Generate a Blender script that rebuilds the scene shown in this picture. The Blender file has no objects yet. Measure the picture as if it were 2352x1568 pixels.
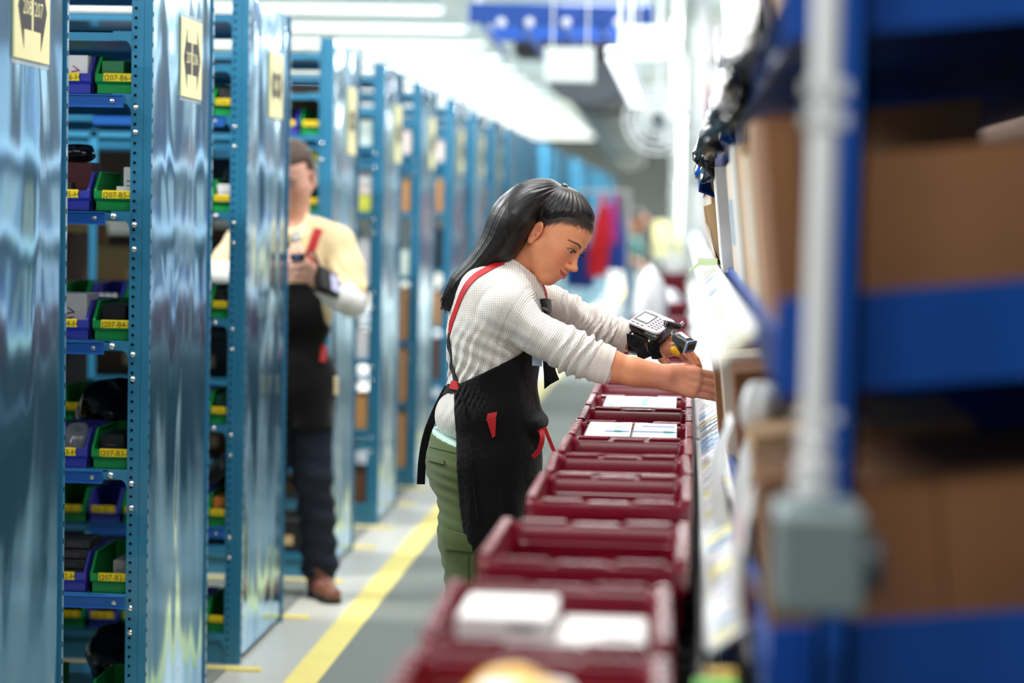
import bpy, math, random
import numpy as np
from mathutils import Vector, Matrix, Euler

random.seed(7)
C = bpy.context.scene.collection
SC = bpy.context.scene

# ---------------------------------------------------------------- camera
FPX, PX0, PY0 = 5320.0, 1176.0, 784.0
CAM_H = 1.5
VPX, VPY, ROLL = 1575.0, 490.0, 0.0245
_yc = Vector(((VPX - PX0) / FPX, -(VPY - PY0) / FPX, -1.0)).normalized()
_zc = Vector((ROLL, 1.0, 0.0)); _zc = (_zc - _yc * _zc.dot(_yc)).normalized()
_xc = _yc.cross(_zc)
W2C = Matrix((( _xc.x, _yc.x, _zc.x), (_xc.y, _yc.y, _zc.y), (_xc.z, _yc.z, _zc.z)))
C2W = W2C.transposed()
cd = bpy.data.cameras.new('camera')
cd.sensor_width = 36.0; cd.lens = 36.0 * FPX / 2352.0
cd.clip_start = 0.05; cd.clip_end = 300
cd.dof.use_dof = True; cd.dof.focus_distance = 5.62; cd.dof.aperture_fstop = 1.85
cam = bpy.data.objects.new('camera', cd); C.objects.link(cam)
cam.matrix_world = Matrix.Translation((0, 0, CAM_H)) @ C2W.to_4x4()
SC.camera = cam

def at(px, py, Y):
    """world point on the ray of a photograph pixel at distance Y down the aisle"""
    d = C2W @ Vector(((px - PX0) / FPX, -(py - PY0) / FPX, -1.0))
    t = Y / d.y
    return Vector((d.x * t, Y, CAM_H + d.z * t))

def pxpoly(pts, Y):
    r = []
    for (x, y) in pts: p = at(x, y, Y); r.append((p.x, p.z))
    return r
# ---------------------------------------------------------------- world, lights, exposure
SC.view_settings.view_transform = 'Standard'
SC.view_settings.look = 'None'
SC.view_settings.exposure = 0.12
SC.view_settings.gamma = 1.0
SC.view_settings.use_curve_mapping = False
W = bpy.data.worlds.new('world'); SC.world = W; W.use_nodes = True
W.node_tree.nodes['Background'].inputs[0].default_value = (0.86, 0.93, 1.0, 1)
W.node_tree.nodes['Background'].inputs[1].default_value = 0.07
CEIL = 3.7
def area(name, loc, sx, sy, power, col=(1.0, 0.99, 0.97)):
    l = bpy.data.lights.new(name, 'AREA'); l.shape = 'RECTANGLE'
    l.size = sx; l.size_y = sy; l.energy = power; l.color = col
    o = bpy.data.objects.new(name, l); C.objects.link(o); o.location = loc
    return o
# the rows of tubes under the ceiling, lit as one lamp per row of fittings
LIGHT_ROWS = [1.2 + 2.32 * i for i in range(26)]
for i, y in enumerate(LIGHT_ROWS):
    if i < 8:
        area('tube_light', (-3.4, y, 3.33), 2.3, .12, 150 if i > 1 else 70)
        area('tube_light', (-0.1, y, 3.33), 1.6, .12, 58 if i > 1 else 40)
    elif i % 3 == 0:
        area('tube_light', (-2.6, y, 3.33), 5.0, .5, 640)
        area('tube_light', (1.4, y, 3.6), 2.0, .5, 620)

# ---------------------------------------------------------------- materials
def lin(c):
    return tuple(((x / 255.0) / 12.92 if x / 255.0 <= 0.04045 else ((x / 255.0 + 0.055) / 1.055) ** 2.4) for x in c)
_M = {}
def mat(name, rgb, rough=.5, metal=0.0, var=.12, vscale=6.0, bump=0.0, bscale=40.0, spec=.5, coat=0.0,
        emit=None, estr=0.0, stretch=(1, 1, 1), alpha=1.0, trans=0.0, sheen=0.0, sss=0.0, attr=None, bdist=.01):
    if name in _M: return _M[name]
    m = bpy.data.materials.new(name); m.use_nodes = True
    nt = m.node_tree; N = nt.nodes; L = nt.links
    b = N['Principled BSDF']
    c = lin(rgb)
    b.inputs['Base Color'].default_value = (*c, 1)
    b.inputs['Roughness'].default_value = rough
    b.inputs['Metallic'].default_value = metal
    b.inputs['Specular IOR Level'].default_value = spec
    b.inputs['Coat Weight'].default_value = coat
    b.inputs['Alpha'].default_value = alpha
    b.inputs['Transmission Weight'].default_value = trans
    b.inputs['Sheen Weight'].default_value = sheen
    b.inputs['Subsurface Weight'].default_value = sss
    if sss: b.inputs['Subsurface Radius'].default_value = (.012, .004, .002); b.inputs['Subsurface Scale'].default_value = 1.0
    tc = N.new('ShaderNodeTexCoord'); mp = N.new('ShaderNodeMapping')
    mp.inputs['Scale'].default_value = stretch
    L.new(tc.outputs['Object'], mp.inputs['Vector'])
    if attr:
        a = N.new('ShaderNodeAttribute'); a.attribute_name = attr
        src = a.outputs['Color']
    else: src = None
    if var > 0:
        n = N.new('ShaderNodeTexNoise'); n.inputs['Scale'].default_value = vscale; n.inputs['Detail'].default_value = 3
        L.new(mp.outputs[0], n.inputs['Vector'])
        r = N.new('ShaderNodeMapRange'); r.inputs['To Min'].default_value = 1 - var; r.inputs['To Max'].default_value = 1 + var
        L.new(n.outputs['Fac'], r.inputs['Value'])
        x = N.new('ShaderNodeVectorMath'); x.operation = 'SCALE'
        if src: L.new(src, x.inputs[0])
        else: x.inputs[0].default_value = c
        L.new(r.outputs[0], x.inputs['Scale'])
        L.new(x.outputs[0], b.inputs['Base Color'])
    elif src: L.new(src, b.inputs['Base Color'])
    if bump > 0:
        n2 = N.new('ShaderNodeTexNoise'); n2.inputs['Scale'].default_value = bscale; n2.inputs['Detail'].default_value = 2
        L.new(mp.outputs[0], n2.inputs['Vector'])
        bp = N.new('ShaderNodeBump'); bp.inputs['Strength'].default_value = bump; bp.inputs['Distance'].default_value = bdist
        L.new(n2.outputs['Fac'], bp.inputs['Height']); L.new(bp.outputs[0], b.inputs['Normal'])
    if emit:
        b.inputs['Emission Color'].default_value = (*lin(emit), 1); b.inputs['Emission Strength'].default_value = estr
    _M[name] = m
    return m

# ---------------------------------------------------------------- mesh builder
class MB:
    def __init__(s): s.v = []; s.f = []; s.m = []; s.mi = 0
    def add(s, vs, fs):
        n = len(s.v); s.v += [tuple(p) for p in vs]
        s.f += [tuple(i + n for i in f) for f in fs]; s.m += [s.mi] * len(fs); return s
    def box(s, x0, x1, y0, y1, z0, z1, M=None, b=0.0):
        """box; b>0 chamfers every edge"""
        if b > 0:
            bb = min(b, abs(x1-x0)*.45, abs(y1-y0)*.45, abs(z1-z0)*.45)
            X, Y, Z = (x0, x1), (y0, y1), (z0, z1); P = []; idx = {}
            for i in (0, 1):
                for j in (0, 1):
                    for k in (0, 1):
                        sx, sy, sz = (bb if i == 0 else -bb), (bb if j == 0 else -bb), (bb if k == 0 else -bb)
                        idx[i, j, k, 0] = len(P); P.append((X[i], Y[j] + sy, Z[k] + sz))
                        idx[i, j, k, 1] = len(P); P.append((X[i] + sx, Y[j], Z[k] + sz))
                        idx[i, j, k, 2] = len(P); P.append((X[i] + sx, Y[j] + sy, Z[k]))
            F = []
            for a in range(3):
                for e in (0, 1):
                    q = []
                    for (p, r) in ((0, 0), (1, 0), (1, 1), (0, 1)):
                        t = [0, 0, 0]; t[a] = e; o = [z for z in range(3) if z != a]; t[o[0]] = p; t[o[1]] = r
                        q.append(idx[t[0], t[1], t[2], a])
                    if (e == 0) != (a == 1): q = q[::-1]
                    F.append(q)
            for a in range(3):
                o = [z for z in range(3) if z != a]
                for p in (0, 1):
                    for r in (0, 1):
                        t0 = [0, 0, 0]; t0[o[0]] = p; t0[o[1]] = r; t1 = list(t0); t1[a] = 1
                        F.append([idx[(*t0, o[0])], idx[(*t0, o[1])], idx[(*t1, o[1])], idx[(*t1, o[0])]])
            for i in (0, 1):
                for j in (0, 1):
                    for k in (0, 1): F.append([idx[i, j, k, 0], idx[i, j, k, 1], idx[i, j, k, 2]])
            cx, cy, cz = (x0+x1)/2, (y0+y1)/2, (z0+z1)/2
            G = []
            for f in F:
                ps = [Vector(P[i]) for i in f]; n = (ps[1]-ps[0]).cross(ps[2]-ps[1]); c = sum(ps, Vector())/len(ps) - Vector((cx, cy, cz))
                G.append(f if n.dot(c) > 0 else f[::-1])
            F = G
        else:
            P = [(x, y, z) for x in (x0, x1) for y in (y0, y1) for z in (z0, z1)]
            F = [(0, 1, 3, 2), (4, 6, 7, 5), (0, 4, 5, 1), (2, 3, 7, 6), (0, 2, 6, 4), (1, 5, 7, 3)]
        if M is not None: P = [M @ Vector(p) for p in P]
        return s.add(P, F)
    def prism(s, poly, axis, a, b, M=None):
        """poly: 2-D outline in the two other axes (order x,y,z), extruded along axis from a to b"""
        def mk(p, t):
            q = [0, 0, 0]; o = [i for i in range(3) if i != axis]; q[o[0]], q[o[1]] = p; q[axis] = t; return Vector(q)
        n = len(poly); P = [mk(p, a) for p in poly] + [mk(p, b) for p in poly]
        area2 = sum(poly[i][0]*poly[(i+1) % n][1] - poly[(i+1) % n][0]*poly[i][1] for i in range(n))
        F = [tuple(range(n))[::-1], tuple(range(n, 2*n))] + [(i, (i+1) % n, n+(i+1) % n, n+i) for i in range(n)]
        flip = (area2 < 0) != (axis == 1)
        if (b < a): flip = not flip
        if flip: F = [f[::-1] for f in F]
        if M is not None: P = [M @ p for p in P]
        return s.add(P, F)
    def tube(s, path, r, n=10, cap=True, flat=1.0, up=None):
        """sweep of a circle (or ellipse, flat<1) along points; r number or list"""
        P = [Vector(p) for p in path]; k = len(P)
        R = r if isinstance(r, (list, tuple)) else [r]*k
        V = []; F = []; prev = None
        for i in range(k):
            t = (P[min(i+1, k-1)] - P[max(i-1, 0)]).normalized()
            if prev is None:
                u = Vector(up) if up else (Vector((0, 0, 1)) if abs(t.z) < .9 else Vector((1, 0, 0)))
            else: u = prev
            u = (u - t*u.dot(t)).normalized(); w = t.cross(u); prev = u
            for j in range(n):
                a = 2*math.pi*j/n
                V.append(P[i] + (u*math.cos(a)*flat + w*math.sin(a))*R[i])
        for i in range(k-1):
            for j in range(n):
                F.append((i*n+j, i*n+(j+1) % n, (i+1)*n+(j+1) % n, (i+1)*n+j))
        if cap: F.append(tuple(range(n))[::-1]); F.append(tuple((k-1)*n+j for j in range(n)))
        return s.add(V, F)
    def lathe(s, prof, c, n=20, axis='z', M=None):
        """prof: (radius, height) pairs"""
        V = []; F = []; k = len(prof)
        for (r, h) in prof:
            for j in range(n):
                a = 2*math.pi*j/n; x, y = r*math.cos(a), r*math.sin(a)
                p = {'z': (x, y, h), 'y': (x, h, -y), 'x': (h, x, y)}[axis]
                V.append(Vector(p) + Vector(c))
        for i in range(k-1):
            for j in range(n): F.append((i*n+j, i*n+(j+1) % n, (i+1)*n+(j+1) % n, (i+1)*n+j))
        F.append(tuple(range(n))[::-1]); F.append(tuple((k-1)*n+j for j in range(n)))
        if M is not None: V = [M @ v for v in V]
        return s.add(V, F)
    def sheet(s, rows, thick=0.0, closed=False):
        """grid surface from rows of points; thick extrudes it along normals"""
        R = len(rows); K = len(rows[0]); P = [[Vector(p) for p in r] for r in rows]
        V = [p for r in P for p in r]; F = [(i*K+j, i*K+j+1, (i+1)*K+j+1, (i+1)*K+j) for i in range(R-1) for j in range(K-1)]
        if thick:
            nn = []
            for i in range(R):
                for j in range(K):
                    du = P[i][min(j+1, K-1)] - P[i][max(j-1, 0)]; dv = P[min(i+1, R-1)][j] - P[max(i-1, 0)][j]
                    n = du.cross(dv); nn.append(n.normalized() if n.length > 0 else Vector((0, 0, 1)))
            N0 = len(V); V = V + [V[i] - nn[i]*thick for i in range(N0)]
            F = F + [tuple(N0+i for i in f[::-1]) for f in F]
            bd = [(0, j) for j in range(K)] + [(i, K-1) for i in range(1, R)] + [(R-1, j) for j in range(K-2, -1, -1)] + [(i, 0) for i in range(R-2, 0, -1)]
            for q in range(len(bd)):
                a = bd[q][0]*K+bd[q][1]; b = bd[(q+1) % len(bd)]; b = b[0]*K+b[1]
                F.append((b, a, N0+a, N0+b))
        return s.add(V, F)
    def mesh(s, name, mats, smooth=False, org=(0, 0, 0), auto=None):
        me = bpy.data.meshes.new(name)
        o = Vector(org); me.from_pydata([tuple(Vector(p) - o) for p in s.v], [], s.f)
        mats = mats if isinstance(mats, (list, tuple)) else [mats]
        for m in mats: me.materials.append(m)
        if len(mats) > 1: me.polygons.foreach_set('material_index', s.m)
        if smooth: me.polygons.foreach_set('use_smooth', [True]*len(me.polygons))
        if auto is not None and smooth: me.set_sharp_from_angle(angle=math.radians(auto))
        me.update(); return me
    def build(s, name, mats, parent=None, smooth=False, org=None, auto=40, **tags):
        if org is None: org = worldloc(parent) if parent else (0, 0, 0)
        me = s.mesh(name, mats, smooth, org, auto)
        ob = bpy.data.objects.new(name, me); C.objects.link(ob)
        if parent: ob.parent = parent
        else: ob.location = org
        tag(ob, **tags); return ob
def worldloc(o):
    v = Vector(o.location)
    while o.parent: o = o.parent; v += Vector(o.location)
    return v
def tag(o, label=None, cat=None, group=None, kind=None):
    if label: o['label'] = label
    if cat: o['category'] = cat
    if group: o['group'] = group
    if kind: o['kind'] = kind
def thing(name, label, cat, loc, group=None, rz=0.0):
    o = bpy.data.objects.new(name, None); C.objects.link(o); o.location = loc; o.rotation_euler = (0, 0, rz)
    o.empty_display_size = .05
    tag(o, label, cat, group); return o
KIDS = {}
def inst(name, me, parent=None, loc=(0, 0, 0), rot=(0, 0, 0), **tags):
    o = bpy.data.objects.new(name, me); C.objects.link(o); o.location = loc; o.rotation_euler = rot
    if parent: o.parent = parent
    tag(o, **tags); return o
def dup(root, loc, label, group=None, rot=None, kids=None):
    """copy of a thing with its parts and their sub-parts"""
    kids = kids or {}
    def cp(o, par):
        c = o.copy(); C.objects.link(c)
        if par: c.parent = par
        for ch in list(o.children): cp(ch, c)
        return c
    r = cp(root, None); r.location = loc
    if rot is not None: r.rotation_euler = rot
    r['label'] = label
    if group: r['group'] = group
    return r
_TX = {}
def text_mesh(body, size, m):
    """flat lettering as a mesh in the XY plane, centred"""
    key = (body, size, m.name)
    if key in _TX: return _TX[key]
    cu = bpy.data.curves.new('lettering', 'FONT'); cu.body = body; cu.size = size
    cu.align_x = 'CENTER'; cu.align_y = 'CENTER'; cu.resolution_u = 2
    ob = bpy.data.objects.new('lettering', cu); C.objects.link(ob)
    bpy.context.view_layer.update()
    me = bpy.data.meshes.new_from_object(ob.evaluated_get(bpy.context.evaluated_depsgraph_get()))
    me.name = 'lettering'; me.materials.clear(); me.materials.append(m)
    bpy.data.objects.remove(ob); _TX[key] = me
    return me
# ================================================================ SETTING
XL = -1.42            # the plane of the left rack ends
m_floor = mat('concrete_floor', (190, 190, 180), .35, var=.10, vscale=2.2, bump=.1, bscale=60)
m_mat = mat('dark_aisle_floor', (124, 130, 124), .8, var=.18, vscale=160, bump=.5, bscale=300, spec=.3)
m_line = mat('yellow_floor_paint', (234, 216, 118), .5, var=.08, vscale=9)
m_ceil = mat('ceiling_paint', (186, 196, 196), .8, var=.05)
m_far = mat('far_wall_paint', (232, 240, 240), .8, var=.05)
MB().box(-16, 10, -1.0, 75, -.06, 0).build('floor', m_floor, kind='structure')
MB().box(-1.12, .9, -.5, 70, 0, .003).build('floor_aisle_surface', m_mat, kind='structure')
MB().box(-1.225, -1.12, -.5, 70, 0, .004).build('floor_yellow_line', m_line, kind='structure')
MB().box(-16, 10, -1.0, 75, CEIL, CEIL+.1).build('ceiling', m_ceil, kind='structure')
MB().box(-16, 10, 74.9, 75, 0, CEIL).build('wall_back', m_far, kind='structure')
MB().box(-16.1, -16, -1, 75, 0, CEIL).build('wall_left', m_far, kind='structure')
MB().box(10, 10.1, -1, 75, 0, CEIL).build('wall_right', m_far, kind='structure')

RACKS = [(4.45, 5.23), (6.06, 6.86), (7.41, 8.21), (9.21, 9.99), (10.80, 11.52), (12.35, 13.10), (14.05, 14.80), (15.55, 16.30)]
while RACKS[-1][1] < 44: RACKS.append((RACKS[-1][0]+1.57, RACKS[-1][1]+1.57))
# floor of the side aisles: dark mats between yellow tape
for i in range(1, 9):
    a, b = RACKS[i-1][1]+.06, RACKS[i][0]-.06
    MB().box(-3.6, XL-.02, a+.05, b-.05, 0, .006).build('floor_mat', m_mat, kind='structure')
    MB().box(-3.6, XL+.09, a, a+.05, 0, .007).build('floor_tape', m_line, kind='structure')
    MB().box(-3.6, XL+.09, b-.05, b, 0, .007).build('floor_tape', m_line, kind='structure')

# ceiling lamps: strip fittings set across the aisle in rows
m_fix = mat('lamp_housing', (236, 242, 242), .4, var=.03)
m_tube = mat('lit_tube', (255, 255, 255), .4, var=0, emit=(250, 255, 255), estr=1.25)
def lamp_mesh(L):
    a = MB().prism([(-.09, .0), (-.05, .07), (.05, .07), (.09, 0), (.07, -.0), (-.07, -.0)], 0, -L/2, L/2).mesh('housing', m_fix)
    b = MB().tube([(-L/2+.02, -.035, -.02), (L/2-.02, -.035, -.02)], .02, 8).tube([(-L/2+.02, .035, -.02), (L/2-.02, .035, -.02)], .02, 8).mesh('tube', m_tube, True)
    return a, b
LA = lamp_mesh(2.4)
ORD = ['first', 'second', 'third', 'fourth', 'fifth', 'sixth', 'seventh', 'eighth', 'ninth', 'tenth', 'eleventh', 'twelfth', 'thirteenth',
       'fourteenth', 'fifteenth', 'sixteenth', 'seventeenth', 'eighteenth', 'nineteenth', 'twentieth', 'twenty-first', 'twenty-second', 'twenty-third', 'twenty-fourth', 'twenty-fifth', 'twenty-sixth', 'twenty-seventh']
k = 0
for i, y in enumerate(LIGHT_ROWS):
    if y < 19: cols = ()
    else: cols = (-3.55, -6.05)
    for c in cols:
        lb = 'white ceiling tube lamp %s, %s row from the camera' % ('ending over the aisle' if c > -4 else 'far over the left racks', ORD[i-8])
        t = thing('ceiling_lamp', lb, 'lamp', (c, y, 3.4), group='ceiling tube lamps')
        inst('housing', LA[0], t); inst('tube', LA[1], t)
        for q in (-.9, .9): MB().tube([(c+q, y, 3.47), (c+q, y, CEIL)], .008, 5).build('hanger', m_fix, t)
# ================================================================ LEFT RACKS
m_teal = mat('teal_rack_steel', (48, 124, 160), .32, metal=.15, var=.10, vscale=3, coat=.5)
m_blue = mat('blue_rail', (30, 96, 176), .4, metal=.1, var=.08)
m_bolt = mat('bolt_zinc', (225, 225, 220), .2, metal=.9, var=0)
m_hole = mat('hole_dark', (5, 12, 22), .9, var=0, spec=.1)
def panel_material():
    m = mat('blue_mirror_panel', (104, 176, 216), .11, metal=.85, var=.05, vscale=2)
    nt = m.node_tree; N = nt.nodes; L = nt.links; b = N['Principled BSDF']
    tc = N.new('ShaderNodeTexCoord'); mp = N.new('ShaderNodeMapping'); mp.inputs['Scale'].default_value = (1, 2.4, .9)
    oi = N.new('ShaderNodeObjectInfo'); ad = N.new('ShaderNodeVectorMath'); ad.operation = 'ADD'
    ml = N.new('ShaderNodeVectorMath'); ml.operation = 'SCALE'; cx = N.new('ShaderNodeCombineXYZ')
    L.new(oi.outputs['Random'], cx.inputs[0]); L.new(oi.outputs['Random'], cx.inputs[2])
    L.new(cx.outputs[0], ml.inputs[0]); ml.inputs['Scale'].default_value = 17
    L.new(tc.outputs['Object'], ad.inputs[0]); L.new(ml.outputs[0], ad.inputs[1]); L.new(ad.outputs[0], mp.inputs['Vector'])
    n = N.new('ShaderNodeTexNoise'); n.inputs['Scale'].default_value = 1.35; n.inputs['Detail'].default_value = 1.4; n.inputs['Distortion'].default_value = .5
    L.new(mp.outputs[0], n.inputs['Vector'])
    bp = N.new('ShaderNodeBump'); bp.inputs['Strength'].default_value = 1.0; bp.inputs['Distance'].default_value = .022
    L.new(n.outputs['Fac'], bp.inputs['Height']); L.new(bp.outputs[0], b.inputs['Normal'])
    return m
m_panel = panel_material()
LEVELS = [.10, .45, .785, 1.13, 1.475, 1.785]
RTOP = 2.17
XR = -3.5

_RM = {}
def rack_meshes(D, detail):
    k = (round(D, 3), detail)
    if k in _RM: return _RM[k]
    d = {}
    # end panel: sheet with folded edges, local origin at front corner (x=0 is the aisle face)
    b = MB().box(-.012, 0, .028, D-.028, .02, RTOP, b=.003); d['end_panel'] = b.mesh('end_panel', m_panel)
    b = MB().box(-.016, .006, 0, .016, .0, RTOP).box(-.016, .006, D-.016, D, .0, RTOP)
    d['edge_flange'] = b.mesh('edge_flange', m_teal)
    b = MB().box(-.05, -.017, 0, .004, .0, RTOP).box(-.020, -.017, .004, .04, 0, RTOP); d['post_front'] = b.mesh('post', m_teal)
    b = MB().box(-.05, -.017, D-.004, D, .0, RTOP).box(-.020, -.017, D-.04, D-.004, 0, RTOP); d['post_back'] = b.mesh('post', m_teal)
    h = MB()
    if detail:
        z = .03
        while z < RTOP-.02:
            h.lathe([(.0042, -.0008), (.0042, .001)], (-.039, 0, z), 8, 'y'); z += .0254
        z = .03
        while z < RTOP-.02:
            h.box(.0055, .0068, .005, .009, z, z+.012); h.box(.0055, .0068, D-.011, D-.007, z, z+.012); z += .04
        d['post_hole'] = h.mesh('post_hole', m_hole)
        bo = MB()
        for zl in LEVELS[1:]:
            for dz in (-.035, -.10): bo.lathe([(.0075, .0), (.0075, -.002), (.005, -.005), (.001, -.006)], (-.037, 0, zl+dz), 10, 'y')
        d['bolt'] = bo.mesh('bolt', m_bolt, True)
    _RM[k] = d; return d
def shelf_mesh(D, L):
    b = MB().box(-L, -.05, .0, D, -.004, 0).box(-L, -.05, 0, .003, -.026, 0).box(-L, -.05, D-.003, D, -.026, 0)
    # curved gusset at the post
    g = [(-.05, -.0), (-.05, -.05)] + [(-.05-.02*(1-math.cos(a)), -.05+.026*math.sin(a)) for a in (0, .4, .8, 1.2, 1.57)] + [(-.10, -.024), (-.10, 0)]
    b.prism([(p[0], p[1]) for p in g], 1, -.002, .002)
    return b.mesh('shelf', m_teal)
_SH = {}
RK = []
for i, (ya, yb) in enumerate(RACKS):
    D = yb-ya; det = i < 6
    lb = 'blue steel rack with glossy end panel, %s along the left aisle side' % ORD[i]
    t = thing('shelving_rack', lb, 'rack', (XL, ya, 0), group='blue racks on the left'); RK.append(t)
    d = rack_meshes(D, det)
    inst('end_panel', d['end_panel'], t); inst('edge_flange', d['edge_flange'], t)
    inst('post', d['post_front'], t); inst('post', d['post_back'], t)
    if det:
        h = inst('post_hole', d['post_hole'], t, kind='stuff'); inst('bolt', d['bolt'], t, kind='stuff')
    L = 2.1 if i < 6 else .8
    k = (round(D, 3), L)
    if k not in _SH: _SH[k] = shelf_mesh(D, L)
    for z in LEVELS: inst('shelf', _SH[k], t, (0, 0, z))
    inst('shelf', _SH[k], t, (0, 0, RTOP-.06)); inst('shelf', _SH[k], t, (0, 0, RTOP-.22))
    if i == 0: inst('shelf', _SH[k], t, (0, 0, 1.98))
    # far posts of the bay
    if i < 6:
        for xx in (-.98, -2.1):
            b = MB().box(XL+xx, XL+xx+.03, ya, ya+.004, 0, RTOP).box(XL+xx, XL+xx+.03, yb-.004, yb, 0, RTOP); b.build('post', m_teal, t)
    b = MB().box(XL-L, XL-.05, ya+.01, ya+.014, 0, .085); b.build('kick_plate', m_teal, t)

# blue shelf rails clipped on the near racks, each with a zinc bolt, and pairs of round bolts in the shelf lips
for ri in (1, 2):
    t = RK[ri]; ya = RACKS[ri][0]
    for li, z in enumerate(LEVELS):
        if li in (0,): continue
        x1 = XL-.115 if li < 5 else XL-.07
        if li == 1: x1 = XL-.052
        r = MB().box(XL-.5, x1, ya-.008, ya-.001, z-.036, z-.002).box(XL-.5, x1, ya-.012, ya-.008, z-.036, z-.033).box(XL-.5, x1, ya-.012, ya-.008, z-.005, z-.002)
        ro = r.build('rail_clip', m_blue, t)
        bx = x1-.028
        MB().lathe([(.006, 0), (.006, -.003), (.003, -.004), (.003, -.001), (.001, -.001)], (bx, ya-.008, z-.02), 10, 'y').build('bolt', m_bolt, ro, smooth=True)
        if 1 < li < 5:
            for dx in (.022, .066):
                if x1+dx < XL-.055:
                    MB().lathe([(.0085, 0), (.0085, -.003), (.006, -.006), (.001, -.0075)], (x1+dx+.0, ya-.002, z-.014), 12, 'y').build('bolt', m_bolt, t, smooth=True)

# ---- paper signs on the rack ends
m_paper = mat('cream_sign_paper', (240, 236, 178), .6, var=.03)
m_sleeve = mat('clear_sleeve', (225, 240, 240), .1, var=0, alpha=.35)
m_ink = mat('black_ink', (22, 24, 34), .6, var=0)
def sign(i, y0, y1, z0, z1, txt, lb):
    X = XL+.0045; yc, zc = (y0+y1)/2, (z0+z1)/2
    t = thing('aisle_sign', lb, 'sign', (X, yc, zc), group='cream aisle signs')
    MB().box(X-.0022, X+.001, y0, y1, z0, z1).build('sheet', m_paper, t)
    MB().box(X-.003, X-.0022, y0-.006, y1+.006, z0-.012, z1+.012).build('sleeve', m_sleeve, t)
    w = (y1-y0); s = w*.40; X2 = X+.0016; hb = s*.42
    m = MB()
    for sg in (-1, 1):     # two black arrows pointing apart
        pts = [(sg*.03*w, -hb), (sg*.60*s, -hb), (sg*.60*s, -s*.80), (sg*1.02*s, 0), (sg*.60*s, s*.80), (sg*.60*s, hb), (sg*.03*w, hb)]
        m.prism([(yc+p[0], zc+p[1]) for p in pts], 0, X+.001, X2)
    m.build('arrow', m_ink, t)
    for sg, s2 in ((-1, txt[0]), (1, txt[1])):
        me = text_mesh(s2, s*.42, m_paper)
        o = inst('number', me, t, (X2+.0006-X, sg*s*.40, 0), (math.pi/2, 0, math.pi/2))
sign(0, 4.80, 5.07, 1.80, 2.02, ('208', '207'), 'blurred cream sign with black double arrow, cut by the top edge at far left')
sign(1, 6.42, 6.69, 1.80, 2.02, ('207', '206'), 'cream sign with black double arrow numbered 207 206 on the second rack')
sign(2, 7.80, 8.05, 1.80, 2.02, ('206', '205'), 'cream sign with small black double arrow on the third rack end')
for i in range(3, 9):
    ya, yb = RACKS[i]
    sign(i, ya+.42, ya+.66, 1.72, 2.0, (str(208-i), str(207-i)), 'pale out of focus cream sign on the %s rack end' % ORD[i])
# ================================================================ PARTS BINS AND GOODS IN THE LEFT RACKS
m_green = mat('green_bin_plastic', (22, 146, 66), .35, var=.06)
m_violet = mat('violet_bin_plastic', (62, 66, 168), .35, var=.06)
m_ylab = mat('yellow_bin_label', (250, 218, 24), .45, var=.02)
m_tint = mat('label_ink', (38, 30, 10), .6, var=0)
BW, BD, BH = .104, .28, .105
def bin_meshes(m):
    b = MB(); w = BW/2; t = .0035
    side = [(0, .003), (BD, .003), (BD, BH), (.062, BH), (.010, .052), (.010, .036), (.018, .028), (.018, .003)]
    for s in (-1, 1):
        x0, x1 = (s*w, s*(w-t)); b.prism(side, 0, min(x0, x1), max(x0, x1))
        b.prism([(BD, BH-.004), (BD, BH), (.062, BH), (.006, .054), (.009, .050), (.064, BH-.004)], 0, min(s*w, s*(w-.007)), max(s*w, s*(w-.007)))
    b.box(-w, w, BD-t, BD, .003, BH).box(-w, w, .02, BD, 0, .004)
    b.prism([(.018, .002), (.022, .002), (.022, .028), (.012, .036), (.012, .052), (.006, .054), (.006, .034), (.018, .026)], 0, -w, w)
    body = b.mesh('body', m)
    l = MB().box(-.042, .038, .0035, .0062, .0335, .0545, b=.0008)
    for i in range(17): l.box(-.040+i*.0046, -.0380+i*.0046, .0045, .0085, .0545, .0558)
    return body, l.mesh('label', m_ylab)
BG, BV = bin_meshes(m_green), bin_meshes(m_violet)
COL = {'G': (BG, 'green'), 'V': (BV, 'violet')}
def pbin(ri, li, x, c, txt, lb, rz=0.0, dy=.012, tsz=.0205, z=None, lx=0.0):
    ya = RACKS[ri][0]
    t = thing('parts_bin', lb, 'bin', (x, ya+dy, (LEVELS[li] if z is None else z)), 'parts bins in the blue racks', rz)
    inst('body', COL[c][0][0], t)
    lo = inst('label', COL[c][0][1], t, (lx, 0, 0))
    if txt: inst('lettering', text_mesh(txt, tsz, m_tint), lo, (-.002, .0031, .0425), (math.pi/2, 0, 0))
    return t
LV = ['bottom', 'second', 'third', 'fourth', 'fifth', 'sixth']
for li in range(6):
    n = li+1
    for c, x, ch in (('G', XL-.058-.054+.012, 'I'), ('V', XL-.058-.164+.006, 'H'), ('G', XL-.058-.274, 'G')):
        if li == 0 and c == 'V': continue
        pos = {'I': 'beside the perforated post', 'H': 'left of the green bin at the post', 'G': 'half hidden by the first rack'}[ch]
        pbin(1, li, x, c, 'J207-B%d-%s' % (n, ch), '%s bin marked J207-B%d, %s shelf, %s' % (COL[c][1], n, LV[li], pos), lx=(-.016 if c == 'V' else .013))
    for c, x, ch in (('G', XL-.062, 'I'), ('V', XL-.175, 'H'), ('G', XL-.345, 'G'), ('V', XL-.458, 'F'), ('G', XL-.572, 'E')):
        pos = {'I': 'at the third rack post', 'H': 'second from the third rack post', 'G': 'seen through the second rack, nearest its post', 'F': 'seen through the middle of the second rack', 'E': 'seen through the second rack by the first panel'}[ch]
        pbin(2, li, x, c, 'J206-B%d-%s' % (n, ch), '%s bin marked J206-B%d, %s' % (COL[c][1], n, pos))
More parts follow.
